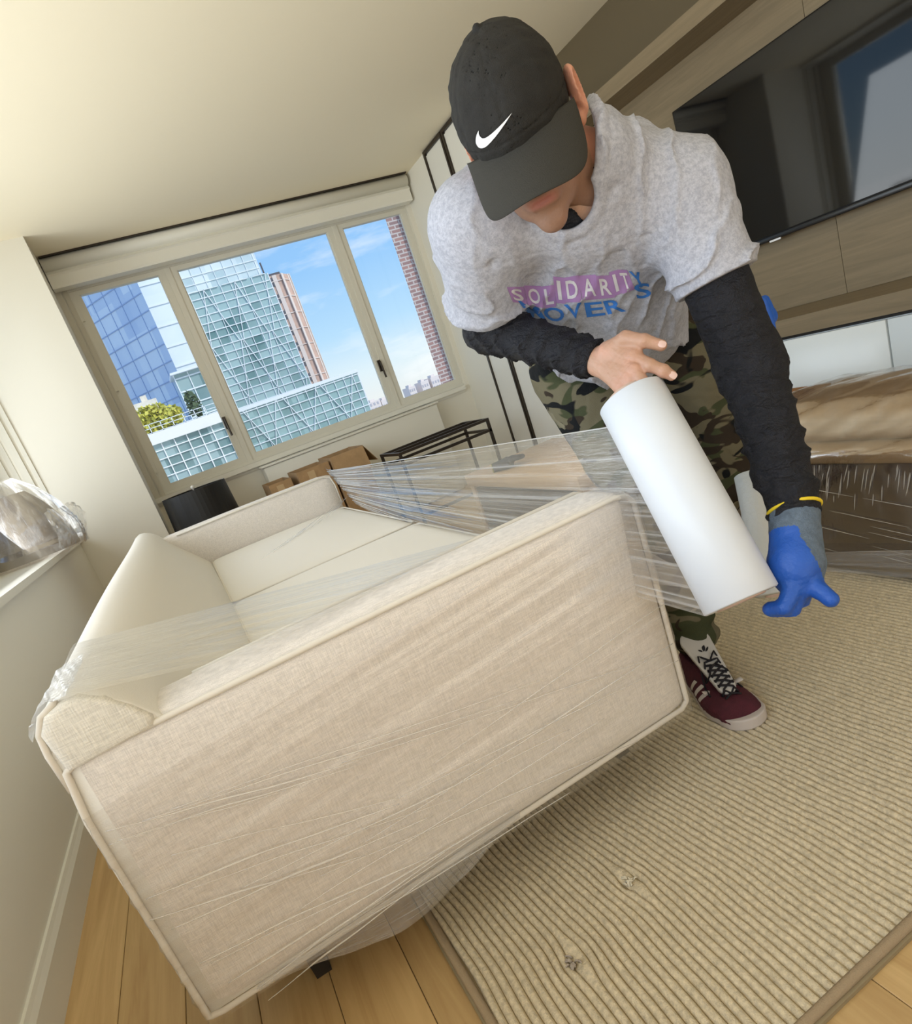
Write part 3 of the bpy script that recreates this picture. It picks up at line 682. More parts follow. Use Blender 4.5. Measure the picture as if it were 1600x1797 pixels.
# ------------------------------------------------------------------ outside: the city across the street
def bar3(mb,a,b,nrm,wd,dp):
    """thin bar from a to b standing proud of a facade with normal nrm"""
    a=np.array(a,float);b=np.array(b,float);t=(b-a)/np.linalg.norm(b-a);nrm=np.array(nrm,float);s=np.cross(t,nrm)*wd/2
    o=nrm*dp; mb.add([a-s,a+s,b+s,b-s,a-s+o,a+s+o,b+s+o,b-s+o],[(0,1,2,3),(7,6,5,4),(0,4,5,1),(1,5,6,2),(2,6,7,3),(3,7,4,0)])
def facade_mat(name,c1,c2,cell,rough=.12,spec=.8,frac=.5):
    m=mat(name,c1,rough,spec=spec); nt=m.node_tree; b=nt.nodes['Principled BSDF']
    tc=N(nt,'ShaderNodeTexCoord'); mp=N(nt,'ShaderNodeMapping',inp={3:(1/cell[0],1/cell[0],1/cell[1])}); nt.links.new(tc.outputs['Object'],mp.inputs[0])
    sn=N(nt,'ShaderNodeVectorMath',operation='FLOOR'); nt.links.new(mp.outputs[0],sn.inputs[0])
    wn=N(nt,'ShaderNodeTexWhiteNoise'); nt.links.new(sn.outputs[0],wn.inputs[0])
    n2=N(nt,'ShaderNodeTexNoise',inp={2:.25,3:3}); nt.links.new(tc.outputs['Object'],n2.inputs[0])
    ad=N(nt,'ShaderNodeMath',operation='ADD'); nt.links.new(wn.outputs[0],ad.inputs[0]); nt.links.new(n2.outputs[0],ad.inputs[1])
    r=N(nt,'ShaderNodeValToRGB'); r.color_ramp.elements[0].position=frac-.1; r.color_ramp.elements[1].position=frac+.55
    r.color_ramp.elements[0].color=(*c1,1); r.color_ramp.elements[1].color=(*c2,1); nt.links.new(ad.outputs[0],r.inputs[0]); nt.links.new(r.outputs[0],b.inputs['Base Color']); return m
def tower(name,label,base,z0,z1,faces,wallmat,gridmat,dv,dh,wv=.08,wh=.1,dp=.08,zvis=-3,diag=None,parent=None):
    """base: polygon footprint (counter-clockwise); faces: indices of the edges that carry a grid"""
    t=tag(empty(name,(base[0][0],base[0][1],0)),label,'building') if parent is None else parent
    n=len(base); vs=[(x,y,z0) for x,y in base]+[(x,y,z1) for x,y in base]
    fs=[(i,(i+1)%n,n+(i+1)%n,n+i) for i in range(n)]+[tuple(range(n,2*n)),tuple(range(n-1,-1,-1))]
    MB().add(vs,fs).build('facade_glass' if 'glass' in wallmat.name else 'wall',wallmat,t)
    g=MB()
    for k in faces:
        a=np.array([*base[k],0.]);b=np.array([*base[(k+1)%n],0.]);L=np.linalg.norm(b-a);d=(b-a)/L;nr=np.array([d[1],-d[0],0])
        zz=np.arange(max(z0,zvis),z1+.01,dh)
        for z in zz: bar3(g,a+[0,0,z],b+[0,0,z],nr,wh,dp)
        if dv:
            for s in np.arange(0,L+.01,dv): bar3(g,a+d*s+[0,0,max(z0,zvis)],a+d*s+[0,0,z1],nr,wv,dp*.8)
        if diag:
            st,hh=diag
            for s in np.arange(-hh,L+hh,st):
                for sg in (1,-1):
                    zc=max(z0,zvis)
                    while zc<z1:
                        s0=s+sg*RNG.rand()*.3; s1=s+sg*st*.5
                        for (q0,q1,za,zb) in ((s0,s1,zc,zc+hh),(s1,s0,zc+hh,zc+2*hh)):
                            if 0<=q0<=L and 0<=q1<=L: bar3(g,a+d*q0+[0,0,za],a+d*q1+[0,0,min(zb,z1)],nr,wv*1.1,dp*1.3)
                        zc+=2*hh
    o=g.build('mullion_grid',gridmat,t); o['kind']='stuff'; return t
wm=mat('pale_mullion',(.80,.84,.86),.4); 
ga=facade_mat('blue_glass_a',(.46,.60,.82),(.66,.78,.92),(2.2,2.6),.4,.3,.6)
dA=np.array([-.573,.819]); nA=np.array([.819,.573])
a0=np.array(on(290,605,'y',50)[:2]); a1=a0+dA*22
# tall reflective blue tower, its long face running away to the left
tower('office_tower','tall blue mirrored glass tower filling the left pane of the window',[tuple(a1),tuple(a0),tuple(a0+np.array([.3,6])),tuple(a1+np.array([.3,6]))],-14,26,[0],ga,mat('blue_band',(.30,.42,.66),.4),1.5,1.15,.03,.07,.05,zvis=1)
# pale tower beside it
c0=on(300,500,'y',60)[0]+.1; b0=on(262,500,'y',58)[0]-1.2; b1=c0-.15
tower('pale_tower','pale grey blue glass tower between the blue and the green towers',[(b0,58),(b1,58),(b1+.05,59.6),(b0,59.6)],-14,40,[0],facade_mat('pale_glass',(.60,.71,.78),(.80,.86,.89),(3,2),.2,.5,.6),wm,2.2,1.6,.05,.1,.08,zvis=2)
# green glass tower with diagonal lattice
c0=on(300,500,'y',60)[0]+.1; c1=on(497,552,'y',60)[0]
gc=facade_mat('green_glass_c',(.09,.20,.20),(.36,.50,.50),(.9,.66),.12,.8,.45)
ct_=tower('lattice_tower','green glass tower with pale diagonal lattice in the middle of the window',[(c0,60),(c1,60),(c1*64/60-.3,64),(c0*64/60,64)],-14,13.8,[0,1],gc,wm,.9,.66,.05,.07,.1,zvis=0,diag=(2.7,4.6))
tower('','',[(c0,60.4),(c1-.4,60.4),(c1*64/60-.7,64),(c0*64/60,64)],13.8,34,[0,1],facade_mat('pale_glass_top',(.42,.55,.58),(.72,.80,.82),(1.35,1.0),.15,.6,.6),wm,.9,.66,.04,.06,.08,zvis=13.8,parent=ct_)  # upper storeys: pale reflection painted into the glass colour
# stone tower
d0=on(465,500,'y',90)[0]; d1=on(548,575,'y',90)[0]; dz=on(495,479,'y',90)[2]
st=mat('pink_stone',(.62,.42,.33),.8,var=.15,vscale=.6); st2=mat('stone_light',(.80,.68,.60),.8)
dt=tower('stone_tower','slim pinkish brown stone high rise right of the lattice tower',[(d0-2,90),(d1-1.3,90),(d1,91.6),(d1,98),(d0-2,98)],-14,dz,[0,1,2],st,st2,1.75,2.1,.55,.10,.12,zvis=-2)
g=MB(); wn_=mat('dark_pane',(.13,.12,.13),.15)
for i in range(6):
    for z in np.arange(-1,dz-1.2,2.1):
        xx=d0-.2+i*1.75-1.7+1.1
        if xx+.9<d1-1.4: g.box((xx,89.93,z+.5),(xx+.85,90.02,z+1.6))
g.build('window_panes',wn_,dt)['kind']='stuff'
MB().box((d0+1.2,93,dz),(d0+3.2,97,dz+.9)).tube([(d0+1.6,95,dz),(d0+1.6,95,dz+3)],.12,6).build('roof_mast',wn_,dt)
# lower lattice block in front, roofline across the middle
e0_=on(395,739,'y',45)[0]-1.3; e1_=on(637,684,'y',45)[0]; ez=on(540,683,'y',45)[2]
gE=facade_mat('green_glass_e',(.08,.19,.19),(.30,.45,.45),(.9,.8),.12,.8,.5)
et=tower('low_glass_block','low green glass block with white grid under the lattice tower',[(e0_,45),(e1_,45),(e1_+.5,49),(e0_*49/45,49)],-14,ez,[0,1],gE,wm,.7,.55,.04,.06,.09,zvis=-3.2,diag=(2.8,3.3))
MB().box((e0_,44.9,ez),(e1_+.1,49,ez+.22)).build('parapet',wm,et)
# corner block lower left with terrace
f0,f1=-6,on(441,790,'y',35)[0]; fz=on(290,753,'y',35)[2]
gF=facade_mat('green_glass_f',(.12,.22,.22),(.34,.46,.46),(.62,.8),.12,.7,.5)
ft=tower('terrace_block','glass block with white grid and planted roof terrace at the lower left',[(f0,35),(f1,35),(f1+.3,44),(f0,44)],-14,fz-.55,[0,1],gF,mat('bright_mullion',(.92,.93,.93),.4),.62,.42,.05,.045,.08,zvis=-2.6)
x_=on(262,800,'y',35)[0]
MB().box((f0,34.8,-14),(x_,35,fz-.5)).box((f0,34.75,fz-.55),(f1+.1,44,fz-.02)).build('pale_edge',mat('pale_render',(.88,.87,.83),.7),ft)
g=MB()
for z in (fz+.0,fz+.22,fz+.42): g.box((x_,34.9,z),(f1+.1,34.95,z+.03))
for xx in np.arange(x_,f1,.55): g.box((xx,34.9,fz),(xx+.04,34.95,fz+.45))
g.build('roof_railing',wm,ft)
# penthouse storeys stepping up behind the terrace
p0=on(322,700,'y',41)[0]; 
tower('','',[(p0,41),(f1+.6,41),(f1+.6,43.9),(p0,43.9)],fz-.3,on(318,655,'y',41)[2],[0],gF,wm,.8,.75,.05,.07,.08,zvis=fz-.3,parent=ft)
MB().box((p0-.15,40.6,on(318,655,'y',41)[2]),(f1+.6,43.9,on(318,655,'y',41)[2]+.12)).build('roof_slab',wm,ft)
# shrubs on the terrace
lf=mat('yellow_leaves',(.62,.58,.10),.7,var=.35,vscale=6); dgl=mat('dark_leaves',(.09,.13,.06),.8)
def shrub(x,y,z,r,h,mt,label,n=420):
    t=tag(empty('shrub',(x,y,z)),label,'shrub','planting on the roof terrace'); mb=MB()
    for k in range(n):
        a=RNG.randn(3); a/=np.linalg.norm(a); rr=RNG.rand()**.4; p=np.array([x,y,z+h*.5])+a*rr*np.array([r,r*.7,h*.5])
        u=RNG.randn(3);u/=np.linalg.norm(u);v=np.cross(u,RNG.randn(3));v/=np.linalg.norm(v);s=.10+.08*RNG.rand()
        mb.add([p-u*s,p+v*s*.6,p+u*s,p-v*s*.6],[(0,1,2,3)])
    f_=mb.build('foliage',mt,t); f_['kind']='stuff'
    MB().tube([(x,y,z-.0),(x,y,z+h*.6)],.05,6).build('stem',M['darkleg'],t)
pos=[(248,765,.85,1.25,'leftmost'),(266,760,.8,1.5,'second from left'),(284,752,.8,1.45,'third from left'),(302,746,.75,1.2,'fourth from left')]
for u,v,r,h,nm in pos:
    p=on(u,v,'y',36.5); shrub(p[0],36.5,fz-.0,r,h,lf,'yellow green shrub on the roof terrace, '+nm)
p=on(335,700,'y',36.2); shrub(p[0],36.2,fz,.35,1.5,dgl,'small dark green shrub on the terrace beside the yellow ones',200)
# beige building far behind the shrubs
be=tag(empty('beige_block',(0,80,0)),'small beige building far behind the yellow shrubs','building')
bm_=mat('beige_render',(.85,.76,.62),.8,var=.2,vscale=1.5)
za=on(262,703,'y',46)[2]; xa=on(236,720,'y',46)[0]; xb=on(281,715,'y',46)[0]; xc=on(303,730,'y',46)[0]
MB().box((xa-2,45.5,-5),(xb,47.5,za)).box((xb,45.5,-5),(xc,47.5,za-1.0)).box((xa+.6,45.6,za),(xb-.5,47,za+.35)).build('wall',bm_,be)
g=MB()
for i in range(7):
    for z in np.arange(fz,za-.3,.62):
        xx=xa-.9+i*.62
        if xx+.3<xb: g.box((xx,45.47,z),(xx+.3,45.51,z+.36))
g.build('window_panes',wn_,be)['kind']='stuff'
# brick building close by on the right
gx0=on(722,520,'y',12)[0]; gx1=gx0+.155
brm=mat('brick',(.5,.3,.25),.85); nt_=brm.node_tree; b_=nt_.nodes['Principled BSDF']
tc_=N(nt_,'ShaderNodeTexCoord'); sx_=N(nt_,'ShaderNodeSeparateXYZ'); cx2=N(nt_,'ShaderNodeCombineXYZ'); nt_.links.new(tc_.outputs['Object'],sx_.inputs[0])
ad_=N(nt_,'ShaderNodeMath',operation='ADD'); nt_.links.new(sx_.outputs[0],ad_.inputs[0]); nt_.links.new(sx_.outputs[1],ad_.inputs[1])
nt_.links.new(ad_.outputs[0],cx2.inputs[0]); nt_.links.new(sx_.outputs[2],cx2.inputs[1])
bt=N(nt_,'ShaderNodeTexBrick',inp={1:(.36,.21,.19,1),2:(.26,.17,.17,1),3:(.50,.45,.44,1),4:1,5:.012,8:.21,9:.072}); nt_.links.new(cx2.outputs[0],bt.inputs[0]); nt_.links.new(bt.outputs[0],b_.inputs['Base Color'])
bb=tag(empty('brick_building',(gx0,12,0)),'red brown brick building corner seen close by at the right window edge','building')
MB().add([(gx0,12,-6),(gx1+.15,12,-6),(gx1+.15,11.9,-6),(gx1+1.5,11.9,-6),(gx1+1.5,14,-6),(gx0*1.19,14,-6)]+[(gx0,12,8),(gx1+.15,12,8),(gx1+.15,11.9,8),(gx1+1.5,11.9,8),(gx1+1.5,14,8),(gx0*1.19,14,8)],
  [(i,(i+1)%6,6+(i+1)%6,6+i) for i in range(6)]+[tuple(range(6,12)),tuple(range(5,-1,-1))]).build('brick_wall',brm,bb)
# far skyline
for (u,v,wd,label) in ((762,660,1.6,'tiny pale building on the skyline in the right pane'),(744,668,1.4,'tiny pale building on the skyline beside its taller neighbour'),(722,678,1.2,'tiny pale building low on the skyline near the second mullion'),(656,704,2.0,'small pale pink building on the skyline beside the low glass block'),(676,700,1.6,'tiny pale building just left of the second mullion')):
    p=on(u,v,'y',200); t=tag(empty('skyline_block',(p[0],200,0)),label,'building'); h=p[2]
    MB().box((p[0]-wd,200,-20),(p[0]+wd,206,h)).box((p[0]-wd*.5,201,h),(p[0]+wd*.3,204,h+.7)).build('wall',mat('hazy_wall',(.86,.76,.70),.9),t)
    g=MB()
    for z in np.arange(-6,h-.8,1.6):
        for i in range(3): g.box((p[0]-wd*.8+i*wd*.6,199.9,z),(p[0]-wd*.8+i*wd*.6+wd*.28,199.98,z+.8))
    g.build('window_panes',mat('hazy_pane',(.55,.52,.55),.4),t)['kind']='stuff'
hz=tag(empty('street_level',(0,60,-14)),'pale street and ground far below the window','ground',kind='structure')
MB().box((-150,10,-14.5),(250,260,-14.05)).build('pavement',mat('pavement',(.45,.44,.42),.9),hz)

# ------------------------------------------------------------------ wrapped lamp on the side window sill
wl=tag(empty('wrapped_lampshade',(-.70,4.0,.757)),'round lampshade wrapped in crinkled clear film on the side window sill','lamp')
cen=np.array([-.765,3.86,.757])
def dome(rf,zf,r0,name,mt,nz=40,nt_=72,cr=.006,a0=0,a1=2*math.pi,sx=1.0):
    P=np.zeros((nt_,nz,3))
    for i,a in enumerate(np.linspace(a0,a1,nt_)):
        for j,v in enumerate(np.linspace(0,1,nz)):
            r=rf(v)*r0; z=zf(v); r+=cr*wob(np.array(a*7+v*3),17,5)+cr*.6*wob(np.array(v*9+a*23),18,5)*(.3+math.sin(math.pi*v))
            P[i,j]=(cen[0]+r*math.cos(a)*sx,cen[1]+r*math.sin(a),.757+max(z,.004))
    return link(name,grid_mesh(P),mt,wl,True)
dome(lambda v:1.0-.55*v**2.2,lambda v:.012+.33*v,.215,'lamp_shade',mat('taupe_shade',(.30,.25,.20),.8,var=.12,vscale=9),cr=.001)
dome(lambda v:(1.10-.09*(1-v)**2)*math.cos(max(0,v-.15)/.85*1.45)**.62 if v>.15 else 1.06+.04*v/.15,lambda v:.006+.415*v,.235,'film_skin',film_mat('lamp_film',.05,.45,6,60,rough=.07,gloss=.16),cr=.009)
P=np.zeros((36,26,3))
for i,u in enumerate(np.linspace(0,1,36)):
    for j,v in enumerate(np.linspace(0,1,26)):
        a=-.95+.75*v; r=.262+.02*wob(np.array(v*14+u*4),19,5)+.03*math.sin(math.pi*u)
        P[i,j]=(cen[0]+r*math.cos(a),cen[1]+r*math.sin(a)+.02*u,.768+.20*u+.01*wob(np.array(u*9+v*11),20,4))
link('film_gather',grid_mesh(P),film_mat('gather_film',.10,.4,20,6,rough=.08,gloss=.2),wl,True)

# ------------------------------------------------------------------ person: implicit surfaces meshed with surface nets
V3=lambda *a: np.array(a,float)
def cap(P,a,b,ra,rb):
    a=np.asarray(a,float);b=np.asarray(b,float);ab=b-a
    h=np.clip(((P-a)@ab)/(ab@ab+1e-12),0,1); return np.linalg.norm(P-a-h[:,None]*ab,axis=1)-(ra+(rb-ra)*h)
def ell(P,c,r,Rm=None):
    q=P-np.asarray(c,float)
    if Rm is not None: q=q@Rm.T                       # rows of Rm = local axes
    r=np.asarray(r,float); k0=np.linalg.norm(q/r,axis=1); k1=np.linalg.norm(q/(r*r),axis=1)+1e-9
    return k0*(k0-1)/k1
def su(a,b,k):
    h=np.clip(.5+.5*(b-a)/k,0,1); return b*(1-h)+a*h-k*h*(1-h)
def ss(a,b,k): return -su(-a,b,k)                     # a minus b
def sun_(k,*ds):
    d=ds[0]
    for e in ds[1:]: d=su(d,e,k)
    return d
def nets(f,lo,hi,h):
    lo=np.array(lo,float);hi=np.array(hi,float); B=8
    n=(np.ceil((hi-lo)/h/B).astype(int))*B; nb=n//B
    bi=np.stack(np.meshgrid(*[np.arange(k) for k in nb],indexing='ij'),-1).reshape(-1,3)
    cen=lo+(bi*B+(B-1)/2)*h; dc=f(cen); act=np.abs(dc)<B*h*1.15+.012
    Vg=np.empty(tuple(n),np.float32)
    G=np.repeat(np.repeat(np.repeat(np.where(dc<0,-1.,1.).reshape(tuple(nb)),B,0),B,1),B,2); Vg[:]=G
    loc=np.stack(np.meshgrid(*[np.arange(B)]*3,indexing='ij'),-1).reshape(-1,3)
    ai=bi[act]; ch=400
    for s in range(0,len(ai),ch):
        idx=(ai[s:s+ch,None,:]*B+loc[None]).reshape(-1,3); Vg[idx[:,0],idx[:,1],idx[:,2]]=f(lo+idx*h)
    I=Vg<0; c=I.astype(np.int8)
    sm=sum(c[a:a+n[0]-1,b:b+n[1]-1,d:d+n[2]-1] for a in (0,1) for b in (0,1) for d in (0,1))
    cells=np.argwhere((sm>0)&(sm<8)); vid=-np.ones(tuple(n),np.int64); vid[cells[:,0],cells[:,1],cells[:,2]]=np.arange(len(cells))
    acc=np.zeros((len(cells),3)); cnt=np.zeros(len(cells))
    cor=[(a,b,d) for a in (0,1) for b in (0,1) for d in (0,1)]
    for i,p in enumerate(cor):
        for q in cor[i+1:]:
            if sum(abs(np.subtract(p,q)))!=1: continue
            A=cells+p; Bq=cells+q; va=Vg[A[:,0],A[:,1],A[:,2]]; vb=Vg[Bq[:,0],Bq[:,1],Bq[:,2]]
            mk=(va<0)!=(vb<0); t=np.where(mk,va/(va-vb+1e-12),0)
            acc[mk]+=(A+(np.array(q)-p)*t[:,None])[mk]; cnt[mk]+=1
    verts=lo+acc/cnt[:,None]*h; faces=[]
    for ax in range(3):
        sl=[slice(0,-1)]*3; 
        e=[0,0,0]; e[ax]=1
        a=I[:-1,:-1,:-1]; b=I[e[0]:n[0]-1+e[0],e[1]:n[1]-1+e[1],e[2]:n[2]-1+e[2]]
        E_=np.argwhere(a!=b); o1,o2=[k for k in range(3) if k!=ax]
        E_=E_[(E_[:,o1]>0)&(E_[:,o2]>0)]
        d1=np.zeros(3,int);d1[o1]=1;d2=np.zeros(3,int);d2[o2]=1
        q=[vid[tuple((E_-x).T)] for x in (0*d1,d1,d1+d2,d2)]
        inside=I[tuple(E_.T)]; F_=np.stack(q,1)
        flip=inside if ax!=1 else ~inside
        F_=np.where(flip[:,None],F_,F_[:,::-1]); faces.append(F_[(F_>=0).all(1)])
    return verts,np.concatenate(faces)
def mk(name,f,lo,hi,h,material,parent,colf=None,extra=None,smooth=2):
    v,fc=nets(f,lo,hi,h); me=bpy.data.meshes.new(name)
    me.vertices.add(len(v)); me.vertices.foreach_set('co',v.astype(np.float32).ravel())
    me.loops.add(len(fc)*4); me.loops.foreach_set('vertex_index',fc.ravel().astype(np.int32))
    me.polygons.add(len(fc)); me.polygons.foreach_set('loop_start',np.arange(0,len(fc)*4,4,dtype=np.int32))
    me.update(calc_edges=True); me.validate()
    o=link(name,me,material,parent,True)
    if colf is not None: paint(me,colf)
    return o,v,fc
def paint(me,colf):
    v=np.empty(len(me.vertices)*3,np.float32); me.vertices.foreach_get('co',v); c=colf(v.reshape(-1,3))
    at_=me.color_attributes.new(name='tone',type='FLOAT_COLOR',domain='POINT'); at_.data.foreach_set('color',np.concatenate([c,np.ones((len(c),1))],1).astype(np.float32).ravel())
def sn(P,f,ph=0):                                       # cheap 3-D noise
    s=0
    for i in range(4):
        k=f*(1.9**i); s=s+np.sin(P[:,0]*k*1.1+P[:,1]*k*.6+ph+i)*np.sin(P[:,1]*k*1.2-P[:,2]*k*.7+2*ph+i*2)*np.cos(P[:,2]*k*1.05+P[:,0]*k*.5+i)*(.6**i)
    return s

# joints
HC=at(913,226,.985)                                       # head centre
def camv(x,y,z): return CAM_R.T@np.array([x,y,z],float)
U_=camv(-.50,-.48,-.71);U_/=np.linalg.norm(U_)
L_=camv(.86,-.28,-.42);L_-=U_*(L_@U_);L_/=np.linalg.norm(L_)
F_=np.cross(U_,L_); F_=-np.cross(L_,U_)*-1
F_=np.cross(U_,L_)
if F_@camv(.1,.82,-.56)<0: F_=-F_
HR=np.stack([L_,F_,U_])                                  # rows: left, forward, up
def hw(p): return HC+np.array(p,float)@HR
NB=V3(.80,.955,1.175)
SR=at(838,400,1.13); SL=at(1195,345,1.12)
ER=at(855,574,1.33); WR=at(1046,632,1.185)
EL=at(1315,640,1.16); WL=at(1396,903,1.055)
PV=V3(1.10,1.35,.855); HRt=V3(.975,1.39,.85); HLt=V3(1.22,1.27,.825)
KR=V3(.97,1.25,.50); AR=V3(.975,1.20,.11)
KL=V3(1.32,1.32,.45); AL=V3(1.41,1.65,.12)
SM=(SR+SL)/2
T_=(SM-PV)/np.linalg.norm(SM-PV)
W_=SL-SR; W_-=T_*(W_@T_); W_/=np.linalg.norm(W_)
D_=np.cross(W_,T_); D_=D_ if D_[2]<0 else -D_            # chest direction (down and toward the camera)
TR=np.stack([W_,D_,T_])
def tw(w,d,t): return PV+w*W_+d*D_+t*T_
TL=np.linalg.norm(SM-PV)

man=tag(empty('person',(1.1,1.35,0)),'man in black cap, grey shirt and camouflage trousers bending down with the film roll','person')
# --- skin
skin=mat('skin',(.62,.38,.27),.5,bump=.12,bscale=180,sub=.12); ntk=skin.node_tree
ca=N(ntk,'ShaderNodeVertexColor'); ca.layer_name='tone'; ntk.links.new(ca.outputs[0],ntk.nodes['Principled BSDF'].inputs['Base Color'])
def head(P):
    q0=q=(P-HC)@HR.T
    d=ell(q,(0,-.012,.035),(.077,.098,.088)); d=su(d,ell(q,(0,.030,-.035),(.064,.066,.080)),.03)
    d=su(d,ell(q,(0,.040,-.088),(.047,.048,.034)),.03); d=su(d,ell(q,(0,.083,-.112),(.022,.018,.018)),.02)
    d=su(d,cap(q,(-.034,.079,.020),(.034,.079,.020),.012,.012),.014)
    for s in (-1,1):
        d=su(d,ell(q,(s*.040,.072,-.028),(.020,.018,.016)),.02)
        d=ss(d,ell(q,(s*.031,.104,.006),(.018,.016,.013)),.012)
        d=su(d,ell(q,(s*.031,.079,.006),(.0125,.0125,.0115)),.002)
        d=su(d,cap(q,(s*.020,.090,.0125),(s*.043,.083,.0115),.0035,.003),.004)
    d=su(d,cap(q,(0,.092,.012),(0,.116,-.030),.008,.011),.012)
    for s in (-1,1): d=su(d,ell(q,(s*.012,.103,-.034),(.009,.011,.008)),.006); d=ss(d,ell(q,(s*.007,.110,-.043),(.004,.006,.004)),.002)
    d=su(d,ell(q,(0,.088,-.064),(.030,.016,.018)),.014)
    d=su(d,cap(q,(-.021,.093,-.062),(.021,.093,-.062),.0045,.0045),.006); d=su(d,cap(q,(-.018,.0935,-.073),(.018,.0935,-.073),.0055,.0055),.006)
    d=np.maximum(d,-cap(q,(-.024,.104,-.0675),(.024,.104,-.0675),.0035,.0035))
    for s in (-1,1):                                     # ears
        q=q0.copy(); q[:,0]-=(-.009 if s<0 else 0)*-1
        e=ell(q,(s*.093,-.014,.000),(.011,.023,.037),np.array([[.93,s*-.37,0],[s*.37,.93,0],[0,0,1.]]))
        e=su(e,ell(q,(s*.087,-.008,-.032),(.008,.012,.014)),.006)
        e=ss(e,ell(q,(s*.101,-.005,.003),(.008,.015,.027),np.array([[.93,s*-.37,0],[s*.37,.93,0],[0,0,1.]])),.004)
        e=su(e,cap(q,(s*.091,-.012,.018),(s*.089,-.002,-.006),.0035,.0035),.004)
        d=su(d,e,.005)
    q=q0; nb=(NB-HC)@HR.T
    d=su(d,cap(q,(0,-.028,-.060),nb,.056,.062),.03)
    return d
def headcol(v):
    q=(v.astype(float)-HC)@HR.T; c=np.tile(np.array([.44,.235,.145]),(len(q),1)); 
    def mixc(m,cc): 
        m=np.clip(m,0,1)[:,None]; c[:]=c*(1-m)+np.array(cc)*m
    n=sn(q,60)*.5+.5
    mixc((n-.4)*.35,(.66,.30,.20))
    jaw=np.clip((-.045-q[:,2])/.02,0,1)*np.clip((q[:,1]-.0)/.03,0,1); mixc(jaw*.6,(.15,.09,.065))
    mus=np.exp(-((q[:,2]+.052)/.008)**2)*np.exp(-(q[:,0]/.03)**2)*(q[:,1]>.06); mixc(mus*.9,(.06,.035,.025))
    lip=np.exp(-((q[:,2]+.0675)/.0085)**4)*np.exp(-(q[:,0]/.024)**4)*(q[:,1]>.088); mixc(lip*.8,(.36,.12,.10))
    br=np.exp(-((q[:,2]-.027)/.006)**2)*np.exp(-((np.abs(q[:,0])-.031)/.018)**4)*(q[:,1]>.07); mixc(br,(.05,.03,.02))
    ear=(np.abs(q[:,0])>.082)*.5; mixc(ear,(.62,.27,.18))
    side=np.clip((q[:,1]*-1+.012)/.02,0,1)*(q[:,2]<.03)*(q[:,2]>-.075)*(np.abs(q[:,0])<.080); mixc(side*.85,(.03,.022,.018))
    return c
lo=HC-.21;hi=HC+.21
hv,hf=nets(head,lo,hi,.0024)
# right hand (bare): palm back, thumb and index pointing, other fingers in the roll core
def pt(u,v,d): return at(u,v,d)
hk={'wr':pt(1050,634,1.180),'k1':pt(1112,627,1.115),'k2':pt(1113,650,1.108),'k3':pt(1104,668,1.115),'k4':pt(1088,679,1.13)}
th=[pt(1066,617,1.150),pt(1098,594,1.120),pt(1130,598,1.098),pt(1160,606,1.092)]
ix=[hk['k1'],pt(1140,641,1.093),pt(1164,651,1.088),pt(1178,659,1.088)]
core=rollT+rax*.02
f2=[hk['k2'],pt(1131,676,1.095),core+(-.010)*side*1+rax*.0,core-.008*side+rax*.045]
f3=[hk['k3'],pt(1119,687,1.100),core+.006*side,core+.008*side+rax*.045]
f4=[hk['k4'],pt(1100,694,1.110),core+.021*side,core+.020*side+rax*.04]
def chain(P,pts,rs,k=.004):
    d=None
    for a,b,ra,rb in zip(pts[:-1],pts[1:],rs[:-1],rs[1:]):
        e=cap(P,a,b,ra,rb); d=e if d is None else su(d,e,k)
    return d
def handR(P):
    d=cap(P,WR,hk['wr'],.026,.025)
    pc=[(hk['wr']*.45+hk['k1']*.55),(hk['wr']*.4+hk['k2']*.6),(hk['wr']*.45+hk['k3']*.55),(hk['wr']*.5+hk['k4']*.5)]
    for k_,r_ in (('k1',.0135),('k2',.0135),('k3',.013),('k4',.0125)): d=su(d,cap(P,hk['wr'],hk[k_],.019,r_),.012)
    d=su(d,chain(P,th,(.017,.0135,.0115,.0098)),.012); d=su(d,cap(P,th[0],hk['k1'],.013,.012),.012)
    for f_,r0 in ((ix,.0122),(f2,.0125),(f3,.0122),(f4,.0112)): d=su(d,chain(P,f_,(r0,r0*.9,r0*.84,r0*.72)),.005)
    for f_,i_ in ((ix,1),(ix,2),(th,2)): d=su(d,ell(P,f_[i_],(.0112,)*3),.003)
    # tendons
    for k_ in ('k1','k2','k3','k4'): d=su(d,cap(P,hk['wr']+camv(0,-.006,-.014),hk[k_]+camv(0,-.002,-.0105),.003,.0035),.007)
    return d+.0004*sn(P,260)
def handcol(v):
    v=v.astype(float); c=np.tile(np.array([.46,.27,.18]),(len(v),1))
    n=np.clip(sn(v,55)*.8,0,1)[:,None]*.35; c=c*(1-n)+np.array([.70,.36,.27])*n
    for k_ in ('k1','k2','k3','k4'):
        m=np.exp(-(np.linalg.norm(v-hk[k_],axis=1)/.015)**2)[:,None]*.35; c=c*(1-m)+np.array([.70,.32,.24])*m
    return c
rv,rf=nets(handR,np.minimum(WR,rollT)-.09,np.maximum(hk['k1'],rollT)+.10,.0017)
